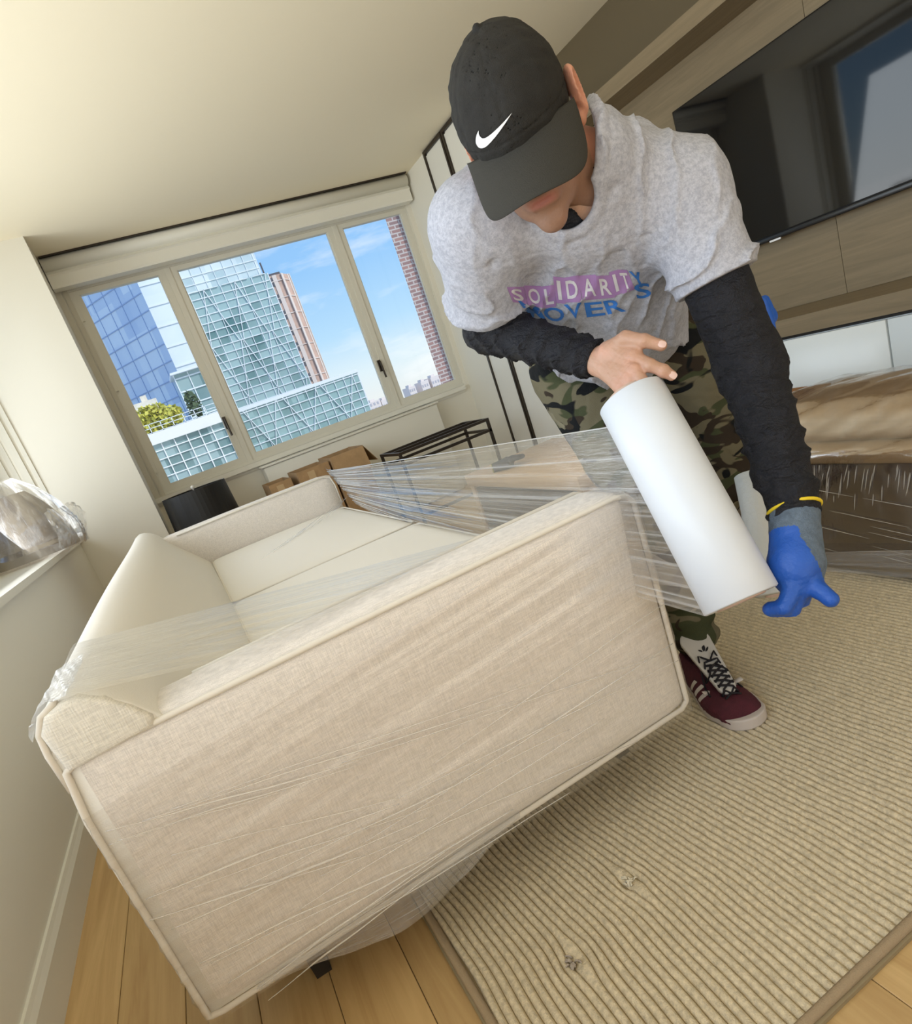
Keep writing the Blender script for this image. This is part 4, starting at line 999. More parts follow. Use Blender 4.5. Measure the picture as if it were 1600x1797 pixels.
# torso, arms and legs under the clothes (coarse)
def bodyc(P):
    d=ell(P,tw(0,-.02,TL*.62),(.145,.085,.19),TR); d=su(d,ell(P,tw(0,0,.02),(.14,.095,.12),TR),.06)
    d=su(d,cap(P,SR,SL,.045,.045),.05); d=su(d,cap(P,SM,NB,.06,.055),.04)
    for a,b,c in ((SR,ER,WR),(SL,EL,WL)): d=sun_(.02,d,cap(P,a,b,.043,.036),cap(P,b,c,.035,.026))
    for a,b,c in ((HRt,KR,AR),(HLt,KL,AL)): d=sun_(.03,d,cap(P,a,b,.070,.050),cap(P,b,c,.047,.036))
    return d
bv,bf=nets(bodyc,(.45,.55,.02),(1.50,1.75,1.35),.011)
def bodycol(v): return np.tile(np.array([.62,.38,.27]),(len(v),1))
allv=np.concatenate([hv,rv,bv]); allf=np.concatenate([hf,rf+len(hv),bf+len(hv)+len(rv)])
me=bpy.data.meshes.new('body'); me.vertices.add(len(allv)); me.vertices.foreach_set('co',allv.astype(np.float32).ravel())
me.loops.add(len(allf)*4); me.loops.foreach_set('vertex_index',allf.ravel().astype(np.int32)); me.polygons.add(len(allf)); me.polygons.foreach_set('loop_start',np.arange(0,len(allf)*4,4,dtype=np.int32))
me.update(calc_edges=True); me.validate(); body=link('body',me,skin,man,True)
cc=np.concatenate([headcol(hv),handcol(rv),bodycol(bv)]); at_=me.color_attributes.new(name='tone',type='FLOAT_COLOR',domain='POINT'); at_.data.foreach_set('color',np.concatenate([cc,np.ones((len(cc),1))],1).astype(np.float32).ravel())
# nails
nm=mat('nail',(.66,.45,.38),.3)
def patch(c,u,v,a,b,n=8,bow=.0012):
    nrm=np.cross(u,v); vs=[c+nrm*bow]; fs=[]
    for rr in (.5,1.0):
        for k in range(n*2): t=math.pi*k/n; q=(abs(math.cos(t))**.7*np.sign(math.cos(t)),abs(math.sin(t))**.7*np.sign(math.sin(t))); vs.append(c+rr*(a*q[0]*u+b*q[1]*v)+nrm*bow*(1-rr*rr))
    m_=n*2
    for k in range(m_): fs.append((0,1+k,1+(k+1)%m_)); fs.append((1+k,1+m_+k,1+m_+(k+1)%m_,1+(k+1)%m_))
    return vs,fs
for f_,r_ in ((ix,.0090),(th,.0100)):
    ax=(f_[3]-f_[2]);ax/=np.linalg.norm(ax); tocam=(CAMP-f_[3]);tocam/=np.linalg.norm(tocam); nn=tocam-ax*(tocam@ax)+camv(0,-.25,0); nn-=ax*(nn@ax); nn/=np.linalg.norm(nn); sd=np.cross(nn,ax)
    vs,fs=patch(f_[3]+ax*.001+nn*(r_-.0003),ax,sd,.0068,.0056); MB().add(vs,fs).build('fingernail',nm,body,True)
# ring on the middle finger: thin silver line
# --- cap
capm=mat('black_cotton_twill',(.021,.020,.018),.8,bump=.35,bscale=700,var=.12,vscale=30,spec=.25)
def capshell(P):
    q=(P-HC)@HR.T; c=(0,-.014,.032)
    zz=np.clip((q[:,2]-.04)/.1,0,1); 
    o=ell(q,c,(.084,.110,.106))
    fr=ell(q,(0,.024,.050),(.070,.086,.074)); o=su(o,fr,.03)
    a=np.arctan2(q[:,0],q[:,1]+.014); rr=np.hypot(q[:,0],q[:,1])
    seam=np.zeros(len(q))
    for k in range(6):
        a0=math.pi/3*k+(0 if True else 0); da=np.abs((a-a0+math.pi)%(2*math.pi)-math.pi); seam+=np.exp(-((da*rr)/.0022)**2)
    o=o+.0010*seam+.0022*sn(q,38,1)*np.clip(1-np.abs(zz-.5)*1.2,.2,1)+.0012*sn(q,90,2)
    da=.0016*np.exp(-((q[:,2]-.024-.12*(q[:,1]))/.0016)**2); o=o+da
    for k in range(6):
        an=math.pi/3*k+math.pi/6; e=np.array([math.sin(an)*.066,math.cos(an)*.080-.014,.102]); o=o+.003*np.exp(-(np.linalg.norm(q-e,axis=1)/.0032)**2)
    i=o+.004
    d=np.maximum(o,-i); cut=(-.004+.12*q[:,1])-q[:,2]; d=np.maximum(d,cut)
    d=np.minimum(d,cap(q,(0,-.014,.137),(0,-.014,.139),.0075,.0065))
    return d
hat=empty('cap',tuple(HC)); hat.parent=man; hat.location=Vector(HC)-man.location
def sub(name,me_or,material):
    return None
cv,cf=nets(capshell,HC-.2,HC+.2,.0024)
def raw(name,v,f,material,parent_obj,offs):
    me=bpy.data.meshes.new(name); v=v-offs; me.vertices.add(len(v)); me.vertices.foreach_set('co',v.astype(np.float32).ravel())
    k=f.shape[1]; me.loops.add(len(f)*k); me.loops.foreach_set('vertex_index',f.ravel().astype(np.int32)); me.polygons.add(len(f)); me.polygons.foreach_set('loop_start',np.arange(0,len(f)*k,k,dtype=np.int32))
    me.update(calc_edges=True); me.validate(); o=link(name,me,material,None,True); o.parent=parent_obj; return o
raw('crown',cv,cf,capm,hat,HC)
# bill
nb_,mb_=41,22; P=np.zeros((nb_,mb_,3)); 
def billpt(s,t,off=0):
    x=.089*math.sin(s*1.45)/math.sin(1.45); y0=.096*math.sqrt(max(0,1-(x/.098)**2))-.006; ext=.089*max(0,(1-abs(s)**3.6))**.5
    y=y0+ext*t; z=.020+.115*y0 -(.55*(y-y0)) - 3.3*x*x*(.55+.6*t)+off
    return (x,y,z)
for top in (0,1):
    pass
vs=[];fs=[]
for off in (.0022,-.0022):
    for i,s in enumerate(np.linspace(-1,1,nb_)):
        for j,t in enumerate(np.linspace(0,1,mb_)):
            rows=.0005*math.sin(t*8*2*math.pi) if off>0 else 0
            edge=1-.0*(t); vs.append(hw(billpt(s,t,off*(1 if t<.97 else .3)+rows)))
g=lambda l,i,j: l*nb_*mb_+i*mb_+j
for i in range(nb_-1):
    for j in range(mb_-1):
        fs.append((g(0,i,j),g(0,i+1,j),g(0,i+1,j+1),g(0,i,j+1))); fs.append((g(1,i,j+1),g(1,i+1,j+1),g(1,i+1,j),g(1,i,j)))
    fs.append((g(0,i,mb_-1),g(0,i+1,mb_-1),g(1,i+1,mb_-1),g(1,i,mb_-1))); fs.append((g(0,i+1,0),g(0,i,0),g(1,i,0),g(1,i+1,0)))
raw('bill',np.array(vs),np.array(fs),mat('dark_olive_twill',(.036,.034,.028),.8,bump=.3,bscale=700,spec=.25),hat,HC)
# decals: shapes pressed onto a garment's surface
def decal(name,polys_v,polys_f,tree,material,parent,offs,lift=.0012):
    out=[];ok=[]
    for (u,v) in polys_v:
        d=ray(u,v); dn=Vector(d).normalized(); hit,nn,_,_=tree.ray_cast(Vector(CAMP),dn)
        if hit is None: out.append((0,0,0)); ok.append(False)
        else:
            out.append(tuple(np.array(hit)-np.array(dn)*lift-offs)); ok.append(True)
    fs=[f for f in polys_f if all(ok[i] for i in f)]
    # drop faces that straddle a fold edge
    V=np.array(out); keep=[f for f in fs if max(np.linalg.norm(V[f[i]]-V[f[i-1]]) for i in range(len(f)))<.03]
    me=bpy.data.meshes.new(name); me.from_pydata(out,[],keep); me.update()
    bm=bmesh.new(); bm.from_mesh(me); bmesh.ops.delete(bm,geom=[v for v in bm.verts if not v.link_faces],context='VERTS'); bm.to_mesh(me); bm.free()
    o=link(name,me,material,None,True); o.parent=parent
    if name.startswith('print'): o['kind']='stuff'
    return o
def poly_fill(outline,cell):
    """triangulated and refined polygon (2-D); outline list of loops"""
    bm=bmesh.new()
    for lp in outline:
        vs=[bm.verts.new((x,y,0)) for x,y in lp]
        for i in range(len(vs)): bm.edges.new((vs[i],vs[(i+1)%len(vs)]))
    bmesh.ops.triangle_fill(bm,edges=bm.edges[:],use_beauty=True)
    for _ in range(4):
        le=[e for e in bm.edges if e.calc_length()>cell]
        if not le: break
        bmesh.ops.subdivide_edges(bm,edges=le,cuts=1); bmesh.ops.triangulate(bm,faces=[f for f in bm.faces if len(f.verts)>3])
    bm.verts.ensure_lookup_table(); bm.verts.index_update()
    v=[(p.co.x,p.co.y) for p in bm.verts]; f=[tuple(p.index for p in q.verts) for q in bm.faces]; bm.free(); return v,f
captree=BVHTree.FromPolygons([tuple(p) for p in cv],[tuple(int(i) for i in f) for f in cf])
def bez(p0,p1,p2,n=10): 
    return [((1-t)**2*p0[0]+2*t*(1-t)*p1[0]+t*t*p2[0],(1-t)**2*p0[1]+2*t*(1-t)*p1[1]+t*t*p2[1]) for t in np.linspace(0,1,n,endpoint=False)]
c2=lambda x,y:(700+x/2.4615,y/2.4615)
tick=bez(c2(488,487),c2(425,590),c2(378,632),12)+bez(c2(378,632),c2(345,655),c2(332,618),8)+bez(c2(332,618),c2(328,590),c2(344,564),6)+bez(c2(344,564),c2(341,588),c2(360,598),6)+bez(c2(360,598),c2(385,605),c2(488,487),12)
v_,f_=poly_fill([tick],4)
decal('tick_mark',v_,f_,captree,mat('white_embroidery',(.85,.85,.85),.6,bump=.3,bscale=900),hat,HC,.0018)

# --- shirt
shirtm=mat('heather_grey_cotton',(.47,.47,.50),.85,bump=.15,bscale=600,spec=.15); nts=shirtm.node_tree
tcs=N(nts,'ShaderNodeTexCoord'); mps=N(nts,'ShaderNodeMapping',inp={3:(1,1,1.0)}); nts.links.new(tcs.outputs['Object'],mps.inputs[0])
n1=N(nts,'ShaderNodeTexNoise',inp={2:330,3:3,4:.7}); n2=N(nts,'ShaderNodeTexNoise',inp={2:130,3:3}); nts.links.new(mps.outputs[0],n1.inputs[0]); nts.links.new(mps.outputs[0],n2.inputs[0])
ads=N(nts,'ShaderNodeMath',operation='ADD'); nts.links.new(n1.outputs[0],ads.inputs[0]); nts.links.new(n2.outputs[0],ads.inputs[1])
rs=N(nts,'ShaderNodeValToRGB'); rs.color_ramp.elements[0].position=.40; rs.color_ramp.elements[1].position=.60; rs.color_ramp.elements[0].color=(.33,.34,.39,1); rs.color_ramp.elements[1].color=(.46,.47,.525,1)
hf2=N(nts,'ShaderNodeMath',operation='MULTIPLY',inp={1:.5}); nts.links.new(ads.outputs[0],hf2.inputs[0]); nts.links.new(hf2.outputs[0],rs.inputs[0]); nts.links.new(rs.outputs[0],nts.nodes['Principled BSDF'].inputs['Base Color'])
SER=SR+(ER-SR)*.74; SEL=SL+(EL-SL)*.50
uR=(ER-SR)/np.linalg.norm(ER-SR); uL=(EL-SL)/np.linalg.norm(EL-SL)
def torso_frame(P): q=P-PV; return q@W_,q@D_,q@T_
def undert(P):
    d=ell(P,tw(0,-.022,TL*.66),(.165,.098,.185),TR); d=su(d,cap(P,SR,SL,.055,.055),.05); return su(d,cap(P,SM-.01*D_,NB+.02*T_,.068,.060),.05)
def shirt(P):
    w_,d_,t_=torso_frame(P)
    b=ell(P,tw(0,-.018,TL*.66),(.178,.112,.20),TR)
    b=su(b,ell(P,tw(0,.0,TL*.25),(.165,.118,.20),TR),.07)
    b=su(b,ell(P,tw(-.01,.045,TL*.30),(.135,.085,.15),TR),.06)      # belly drape hanging forward
    b=su(b,cap(P,SR-.02*T_-.012*D_,SL-.02*T_-.012*D_,.066,.066),.05)
    b=su(b,cap(P,SM-.02*D_,NB+.02*T_-.02*D_,.078,.068),.05)
    b=su(b,cap(P,SM-.03*D_-.02*T_,at(1095,300,1.18),.075,.085),.06)
    b=su(b,cap(P,NB-.01*D_,SL-.03*D_-.01*T_,.062,.070),.05); b=su(b,cap(P,NB-.01*D_,SR-.02*D_-.01*T_,.060,.068),.05)
    b=su(b,undert(P)-.009,.02)
    # folds of the body, running from the shoulders and collar to the hem
    rg1=1-np.abs(np.sin(w_*34+1.6*np.sin(t_*9+w_*5)+t_*5+.8*sn(P,9,2))); rg2=1-np.abs(np.sin(w_*41-t_*19+1.3*sn(P,8,5)))
    fold=-.0170*rg1**3*np.clip((TL*1.05-t_)/.15,.15,1)*np.clip(sn(P,6,7)+.9,.2,1)-.0120*rg2**3*np.clip(sn(P,7,1)+.7,0,1)+.0012*sn(P,60,1)+.0035
    rl=cap(P,SR+.01*T_,SER+uR*.04,.078,.074); 
    ra=(P-SR)@uR; la=(P-SL)@uL
    rl=rl-.0125*(1-np.abs(np.sin(ra*44+P@T_*22+1.5*sn(P,9))))**3*np.clip(ra*8,0.2,1)+.001*sn(P,60)+.002
    rl=np.maximum(rl,(P-SER)@uR)
    ll=cap(P,SL,SEL+uL*.04,.076,.074)-.0140*(1-np.abs(np.sin(la*44+P@W_*20+1.4*sn(P,9,1))))**3*np.clip(la*7-.1,0,1)+.001*sn(P,55,2)+.002
    ll=np.maximum(ll,(P-SEL)@uL); b=b+fold
    # crease between the chest and each sleeve
    b=su(su(b,rl,.05),ll,.045)
    # diagonal pull fold by his left armpit and at the collar
    for (p0,p1,amp,wd) in FOLDS: b=b+amp*np.exp(-((cap(P,p0,p1,0,0))/wd)**2)
    # seams
    for (sp,un) in ((SR+uR*.035,uR),(SL+uL*.045,uL)):
        b=b+.0016*np.exp(-(((P-sp)@un+.02*np.sin((P-sp)@D_*12))/.0022)**2)
    # openings
    hem=-(t_-.055-.10*np.clip(-w_,0,1)-.18*np.clip(d_-.05,0,.08)+.006*np.sin(w_*40))
    b=np.maximum(b,hem)
    neck=cap(P,NB-.03*T_+.00*D_,NB+.25*(HC-NB)/np.linalg.norm(HC-NB)*.6,.062,.080)
    nf=cap(P,NB+.05*D_-.012*T_+.01*W_,NB+.115*D_-.055*T_+.015*W_,.046,.024)
    nk=np.minimum(cap(P,at(994,350,.98),at(990,345,1.13),.043,.050),cap(P,at(996,290,.98),at(990,285,1.14),.041,.050)); nk=su(nk,cap(P,at(994,235,.98),at(990,230,1.10),.044,.050),.02)
    rib=np.exp(-((nk-.012)/.0075)**2)*.0028; b=b-rib+.0018*np.exp(-((nk-.0225)/.0018)**2)
    b=np.maximum(b,-nk)
    # hollow the hem and sleeve mouths
    inn=b+.0
    return b
FOLDS=[(at(1080,430,1.02),at(1140,475,1.05),.012,.012),(at(1075,300,1.03),at(1078,455,1.02),.007,.008),(at(1050,200,1.10),at(1085,290,1.06),.006,.008),
       (at(880,480,1.10),at(830,420,1.12),.008,.010),(at(905,440,1.08),at(880,500,1.12),.007,.008),(at(1100,330,1.02),at(1130,440,1.02),.005,.010),(at(1150,470,1.04),at(1180,400,1.0),.008,.009)]
sv,sf_=nets(shirt,(.40,.62,.72),(1.36,1.62,1.40),.0042)
shirt_o=raw('shirt',sv,sf_,shirtm,man,np.array(man.location))
stree=BVHTree.FromPolygons([tuple(p) for p in sv],[tuple(int(i) for i in f) for f in sf_])
# print on the chest
def textpoly(ch,font=None):
    cu=bpy.data.curves.new('t','FONT'); cu.body=ch; cu.resolution_u=3; cu.offset=.018; o=bpy.data.objects.new('t',cu); col.objects.link(o)
    dg=bpy.context.evaluated_depsgraph_get(); me=bpy.data.meshes.new_from_object(o.evaluated_get(dg)); bpy.data.objects.remove(o)
    v=np.array([tuple(p.co[:2]) for p in me.vertices]); f=[tuple(p.vertices) for p in me.polygons]; return v,f
def refine(v,f,cell):
    bm=bmesh.new(); vs=[bm.verts.new((a,b,0)) for a,b in v]
    for q in f:
        try: bm.faces.new([vs[i] for i in q])
        except Exception: pass
    bmesh.ops.triangulate(bm,faces=bm.faces[:])
    for _ in range(5):
        le=[e for e in bm.edges if e.calc_length()>cell]
        if not le: break
        bmesh.ops.subdivide_edges(bm,edges=le,cuts=1); bmesh.ops.triangulate(bm,faces=[q for q in bm.faces if len(q.verts)>3])
    bm.verts.index_update(); v=[(p.co.x,p.co.y) for p in bm.verts]; f=[tuple(p.index for p in q.verts) for q in bm.faces]; bm.free(); return v,f
purple=mat('purple_print',(.35,.20,.43),.8); blue=mat('blue_print',(.03,.16,.50),.8); pale=mat('pale_print',(.60,.59,.62),.85)
# baseline curves in the chest's own sweep: quads per letter given by their corners
quads=[('S',(889,504),(919,503),(925,534),(900,530)),('O',(919,501),(949,502),(955,541),(926,535)),('L',(949,503),(972,500),(976,538),(956,541)),
       ('I',(970,485),(987,487),(992,533),(976,532)),('D',(986,488),(1015,483),(1021,530),(992,531)),('A',(1014,484),(1045,482),(1052,525),(1022,527)),('R',(1045,484),(1072,483),(1080,522),(1052,525)),
       ('I',(1068,478),(1082,474),(1092,514),(1079,520)),('T',(1082,473),(1100,474),(1114,508),(1092,516)),('Y',(1103,476),(1122,478),(1136,500),(1116,508))]
def inquad(q,x,y):
    a,b,c,d=[np.array(p,float) for p in q]; return tuple(((a*(1-x)+b*x)*y+(d*(1-x)+c*x)*(1-y)))
for ch,*q in quads[:9]:
    n=7; vv=[inquad(q,i/n,j/n) for i in range(n+1) for j in range(n+1)]; ff=[(i*(n+1)+j,(i+1)*(n+1)+j,(i+1)*(n+1)+j+1,i*(n+1)+j+1) for i in range(n) for j in range(n)]
    decal('print_block',vv,ff,stree,purple,shirt_o,np.array(man.location),.0016)
def letter(ch,q,mt,lift,mx=.14,my=.10):
    v,f=textpoly(ch); mn=v.min(0); w=v.max(0)-mn; v=(v-mn)/w*np.array([1-2*mx,1-2*my])+np.array([mx,my]); v,f=refine(v,f,.16)
    decal('print_letter',[inquad(q,x,y) for x,y in v],f,stree,mt,shirt_o,np.array(man.location),lift)
for ch,*q in quads: 
    if ch=='Y' : letter(ch,q,blue,.0026,0,0)
    else: letter(ch,q,pale,.0026,.3 if ch=='I' else .16,.14)
bq=[('M',(905,524),(946,541),(962,566),(930,556)),('O',(947,541),(987,539),(993,562),(963,566)),('V',(988,535),(1021,531),(1018,558),(1003,562)),('E',(1024,532),(1056,529),(1063,553),(1029,557)),('R',(1057,529),(1088,524),(1100,546),(1066,552)),('S',(1110,500),(1140,496),(1144,520),(1118,526))]
for ch,*q in bq: letter(ch,q,blue,.0022,.02,.0)

# --- black undershirt
um=mat('black_ribbed_jersey',(.012,.0125,.017),.62,bump=.5,bscale=420,var=.3,vscale=60,spec=.3)
uRf=(WR-ER)/np.linalg.norm(WR-ER); uLf=(WL-EL)/np.linalg.norm(WL-EL)
def under(P):
    d=ell(P,tw(0,-.022,TL*.66),(.165,.098,.185),TR); d=su(d,cap(P,SR,SL,.055,.055),.05); d=su(d,cap(P,SM-.01*D_,NB+.02*T_,.068,.060),.05)
    ar=(P-ER)@uRf; al=(P-EL)@uL
    a=sun_(.02,cap(P,SR,ER,.058,.050),cap(P,ER,WR+uRf*.002,.049,.035))
    a=a-.0085*(1-np.abs(np.sin(ar*75+2.2*sn(P,13,2))))**2*np.clip((ar+.12)*6,0,1)+.0012*sn(P,120)+.002
    b=sun_(.03,cap(P,SL,EL,.060,.058),cap(P,EL,WL,.056,.041))
    alf=(P-EL)@uLf
    b=b-.0080*(1-np.abs(np.sin(alf*62+2.2*sn(P,11,4)+P@W_*12)))**2*np.clip((alf+.05)*5,.1,1)+.0012*sn(P,110,1)+.002
    d=np.minimum(np.minimum(d,a),b)
    d=np.maximum(d,np.where(np.linalg.norm(P-WR,axis=1)<.11,(P-WR)@uRf,-1)); d=np.maximum(d,np.where(np.linalg.norm(P-WL,axis=1)<.10,(P-WL)@uLf-.005,-1))
    nk=cap(P,NB-.005*T_,NB+.25*(HC-NB)/np.linalg.norm(HC-NB),.064,.068); nk=su(nk,cap(P,NB+.05*D_,NB+.10*D_-.03*T_,.03,.012),.03)
    return np.maximum(d,-nk)
uv_,uf=nets(under,(.42,.55,.38),(1.42,1.60,1.36),.0042); raw('undershirt',uv_,uf,um,man,np.array(man.location))

# --- camouflage trousers
tm=mat('camouflage_cotton',(.2,.18,.12),.85,bump=.3,bscale=500,spec=.15); ntt=tm.node_tree; bt_=ntt.nodes['Principled BSDF']
tct=N(ntt,'ShaderNodeTexCoord'); last=None
rgb=(.145,.128,.080,1)
prev=N(ntt,'ShaderNodeRGB'); prev.outputs[0].default_value=rgb; last=prev.outputs[0]
for i,(cc_,th_,off,sc) in enumerate((((.055,.062,.030,1),.53,(0,0,0),8),((.035,.026,.018,1),.56,(5,2,7),9),((.008,.009,.010,1),.58,(9,4,1),8),((.20,.18,.12,1),.66,(2,8,3),9))):
    mpt=N(ntt,'ShaderNodeMapping',inp={1:off,3:(1,1,1.7)}); nzt=N(ntt,'ShaderNodeTexNoise',inp={2:sc,3:2,4:.45,8:.8}); ntt.links.new(tct.outputs['Object'],mpt.inputs[0]); ntt.links.new(mpt.outputs[0],nzt.inputs[0])
    mr=N(ntt,'ShaderNodeMapRange',inp={1:th_-.008,2:th_+.008}); ntt.links.new(nzt.outputs[0],mr.inputs[0])
    mxx=N(ntt,'ShaderNodeMixRGB',inp={2:cc_}); ntt.links.new(mr.outputs[0],mxx.inputs[0]); ntt.links.new(last,mxx.inputs[1]); last=mxx.outputs[0]
ntt.links.new(last,bt_.inputs['Base Color'])
def trousers(P):
    d=ell(P,tw(0,0,.005),(.160,.118,.125),TR)
    for a,b,c,cu in ((HRt,KR,AR,1),(HLt,KL,AL,1)):
        k=(c-b)/np.linalg.norm(c-b)
        l=su(cap(P,a,b,.112,.080),cap(P,b,c-k*.02,.080,.060),.04)
        s=(P-b)@k; l=l+.004*np.sin(s*70+3*sn(P,11))*np.clip(1.2-np.abs(s)*7,0,1)+.006*np.sin(s*115+2*sn(P,15,2))*np.clip((s-.20)*8,0,1)+.003*sn(P,30,3)
        d=su(d,l,.05)
        d=np.maximum(d,np.where(np.linalg.norm(P-c,axis=1)<.15,(P-c)@k-.012,-1))
    d=np.maximum(d,(P-PV)@T_-.13)
    return d
tv_,tf_=nets(trousers,(.80,1.02,.05),(1.56,1.80,1.08),.006); raw('trousers',tv_,tf_,tm,man,np.array(man.location))

# --- shoes
mar=mat('maroon_suede',(.075,.010,.020),.85,bump=.3,bscale=500,var=.2,vscale=40); sole=mat('off_white_rubber',(.55,.49,.45),.6); lin_=mat('white_leather',(.55,.53,.50),.55); lace=mat('black_lace',(.008,.006,.010),.8); stripe=mat('cream_stripe',(.66,.60,.55),.6)
def shoe(toe,dr,zbase,decor):
    dr=np.array([*dr,0.]);dr/=np.linalg.norm(dr);rt=np.array([dr[1],-dr[0],0]); up=V3(0,0,1); heel=V3(*toe,zbase)-dr*.305
    R3=np.stack([rt,dr,up]); sh_=empty('shoe',tuple(heel)); sh_.parent=man; sh_.location=Vector(heel)-man.location
    def halfw(y): 
        t=np.clip(y/.295,0,1); return .030+.021*np.sin(np.clip((t-.02)/.98,0,1)*math.pi)**.8*(.55+.75*t)*.85
    def loc(P): return (P-heel)@R3.T
    def foot2d(q,g):
        y=np.clip(q[:,1],.034,.247); w=.040+.017*np.exp(-((y-.20)/.07)**2); x0=.006*np.sin(y/.295*math.pi)-.004*(y/.295)
        return np.hypot((q[:,0]-x0)*.048/w*1.0,(q[:,1]-y))-.048*g
    def upper(P):
        q=loc(P); y=q[:,1]; top=.028+.062*np.clip(1-(y-.02)/.235,0,1)**.85+.012*np.exp(-((y-.24)/.03)**2)
        zz=np.clip((q[:,2]-.02)/(top-.02+1e-6),0,3)
        g=1-.62*np.clip(zz,0,1)**2.4
        y2=np.clip(y,.034,.247); w=.040+.017*np.exp(-((y2-.20)/.07)**2); x0=.006*np.sin(y2/.295*math.pi)
        rr=.046*g; d=np.hypot((q[:,0]-x0)*.046/w,(y-y2))-rr
        d=np.maximum(d*.8,q[:,2]-top); d=np.maximum(d,.016-q[:,2])
        op=ell(q,(0,.060,.105),(.027,.055,.045)); d=ss(d,op,.006)
        return d+.0006*sn(P,200)
    def solef(P):
        q=loc(P); d=foot2d(q,1.04); top=.022+.006*np.exp(-((q[:,1]-.295)/.04)**2); d=np.maximum(d,q[:,2]-top); d=np.maximum(d,.0005-q[:,2]); return d
    def tongue(P):
        q=loc(P); a=cap(q,(0,.200,.062),(0,.088,.134),.022,.037)
        n_=np.array([0,.51,.86]); s=(q-np.array([0,.14,.098]))@n_; return np.maximum(a,np.abs(s)-.0055)
    h=.0026; lo=heel-np.array([.1,.1,.0])-np.abs(dr)*.3; hi=heel+np.abs(dr)*.3+np.array([.1,.1,.16]); lo[2]=zbase-.01; lo=np.minimum(heel,heel+dr*.3)-.08; hi=np.maximum(heel,heel+dr*.3)+.08; lo[2]=zbase-.01; hi[2]=zbase+.16
    for nm_,fn,mt in (('upper',upper,mar),('sole',solef,sole),('tongue',tongue,lin_)):
        v,f=nets(fn,lo,hi,h); o=raw(nm_,v,f,mt,sh_,heel)
        if nm_=='upper': uptree=BVHTree.FromPolygons([tuple(p) for p in v],[tuple(int(i) for i in q) for q in f]); upo=o
        if nm_=='tongue': tgtree=BVHTree.FromPolygons([tuple(p) for p in v],[tuple(int(i) for i in q) for q in f]); tgo=o
    def wp(x,y,z): return heel+np.array([x,y,z])@R3
    def drop(x,y,z=.2,off=.002):
        best=None
        for t in (uptree,tgtree):
            h_,n_,_,_=t.ray_cast(Vector(wp(x,y,z)),Vector((0,0,-1)))
            if h_ is not None and (best is None or h_.z>best.z): best=h_
        return np.array(best)+[0,0,off] if best is not None else wp(x,y,.06)
    # white eyestay panel under the laces
    vs=[];fs=[];n1_=14;n2_=6
    for i in range(n1_):
        for j in range(n2_): vs.append(drop(-.012+.024*j/(n2_-1),.125+.075*i/(n1_-1),off=.0012)-heel)
    for i in range(n1_-1):
        for j in range(n2_-1): fs.append((i*n2_+j,i*n2_+j+1,(i+1)*n2_+j+1,(i+1)*n2_+j))
    me=MB().add(vs,fs).mesh(); o=link('eyestay',me,lin_,None,True); o.parent=sh_
    lb=MB()
    for i in range(6):
        y0=.150+.0125*i
        for s in (-1,1):
            pts=[drop(s*.019,y0,off=.001),drop(s*.011,y0+.004,off=.004),drop(0,y0+.0085,off=.0052),drop(-s*.011,y0+.013,off=.004),drop(-s*.019,y0+.0165,off=.001)]
            lb.tube([p-heel for p in pts],.0026,6)
    for s in (-1,1):
        b0_=drop(0,.146,off=.005); pts=[b0_,drop(s*.016,.150,off=.010),drop(s*.030,.165,off=.010),drop(s*.022,.178,off=.006),drop(s*.006,.156,off=.007)]
        lb.tube([p-heel for p in smoothpath(pts,4,False)],.0024,6)
        pts=[b0_,drop(s*.02,.13,off=.008),drop(s*.036,.165,off=.003),drop(s*.040,.195,off=.003)]; lb.tube([p-heel for p in smoothpath(pts,4,False)],.0022,6)
    o=lb.build('laces',lace,None,True); o.parent=sh_
    for s in (-1,1):
        for k in range(3):
            y0=.105+.028*k; vs=[];fs=[]
            for i in range(9):
                z=.028+.026*i/8
                for j in range(3):
                    yy_=y0+.013*j/2+.45*(z-.024)
                    h_,n_,_,_=uptree.ray_cast(Vector(wp(s*.12,yy_,z)),Vector(-s*rt)); p=np.array(h_)+s*rt*.0012 if h_ is not None else wp(s*.05,yy_,z)
                    vs.append(p-heel)
            for i in range(8):
                for j in range(2): fs.append((i*3+j,i*3+j+1,(i+1)*3+j+1,(i+1)*3+j))
            o=MB().add(vs,fs).build('side_stripe',stripe,None,True); o.parent=sh_
    if decor:
        c6=lambda x,y:(1160+x/6.6667,1080+y/6.6667)
        leaf=[c6(500,430)]
        L1=bez(c6(497,425),c6(450,370),c6(500,345),6)+bez(c6(500,345),c6(525,375),c6(508,425),6)
        L0=bez(c6(485,428),c6(440,425),c6(428,405),6)+bez(c6(428,405),c6(465,395),c6(488,424),6)
        L2=bez(c6(516,422),c6(520,375),c6(548,362),6)+bez(c6(548,362),c6(560,400),c6(522,426),6)
        for L in (L0,L1,L2):
            v,f=poly_fill([L],3); decal('leaf_mark',v,f,tgtree,lace,sh_,heel,.0012)
        v,f=textpoly('adidas'); mn=v.min(0); w=v.max(0)-mn; v=(v-mn)/w; q=[c6(484,462),c6(582,438),c6(584,455),c6(488,482)]
        v,f=refine(v,f,.3); decal('tongue_lettering',[inquad(q,x,y) for x,y in v],f,tgtree,lace,sh_,heel,.0012)
    return sh_
tq=on(1328,1282,'z',.015)
shoe((tq[0],tq[1]),(-.31,-.95),.0142,True)
shoe((1.40,1.46),(-.05,-.99),.0142,False)

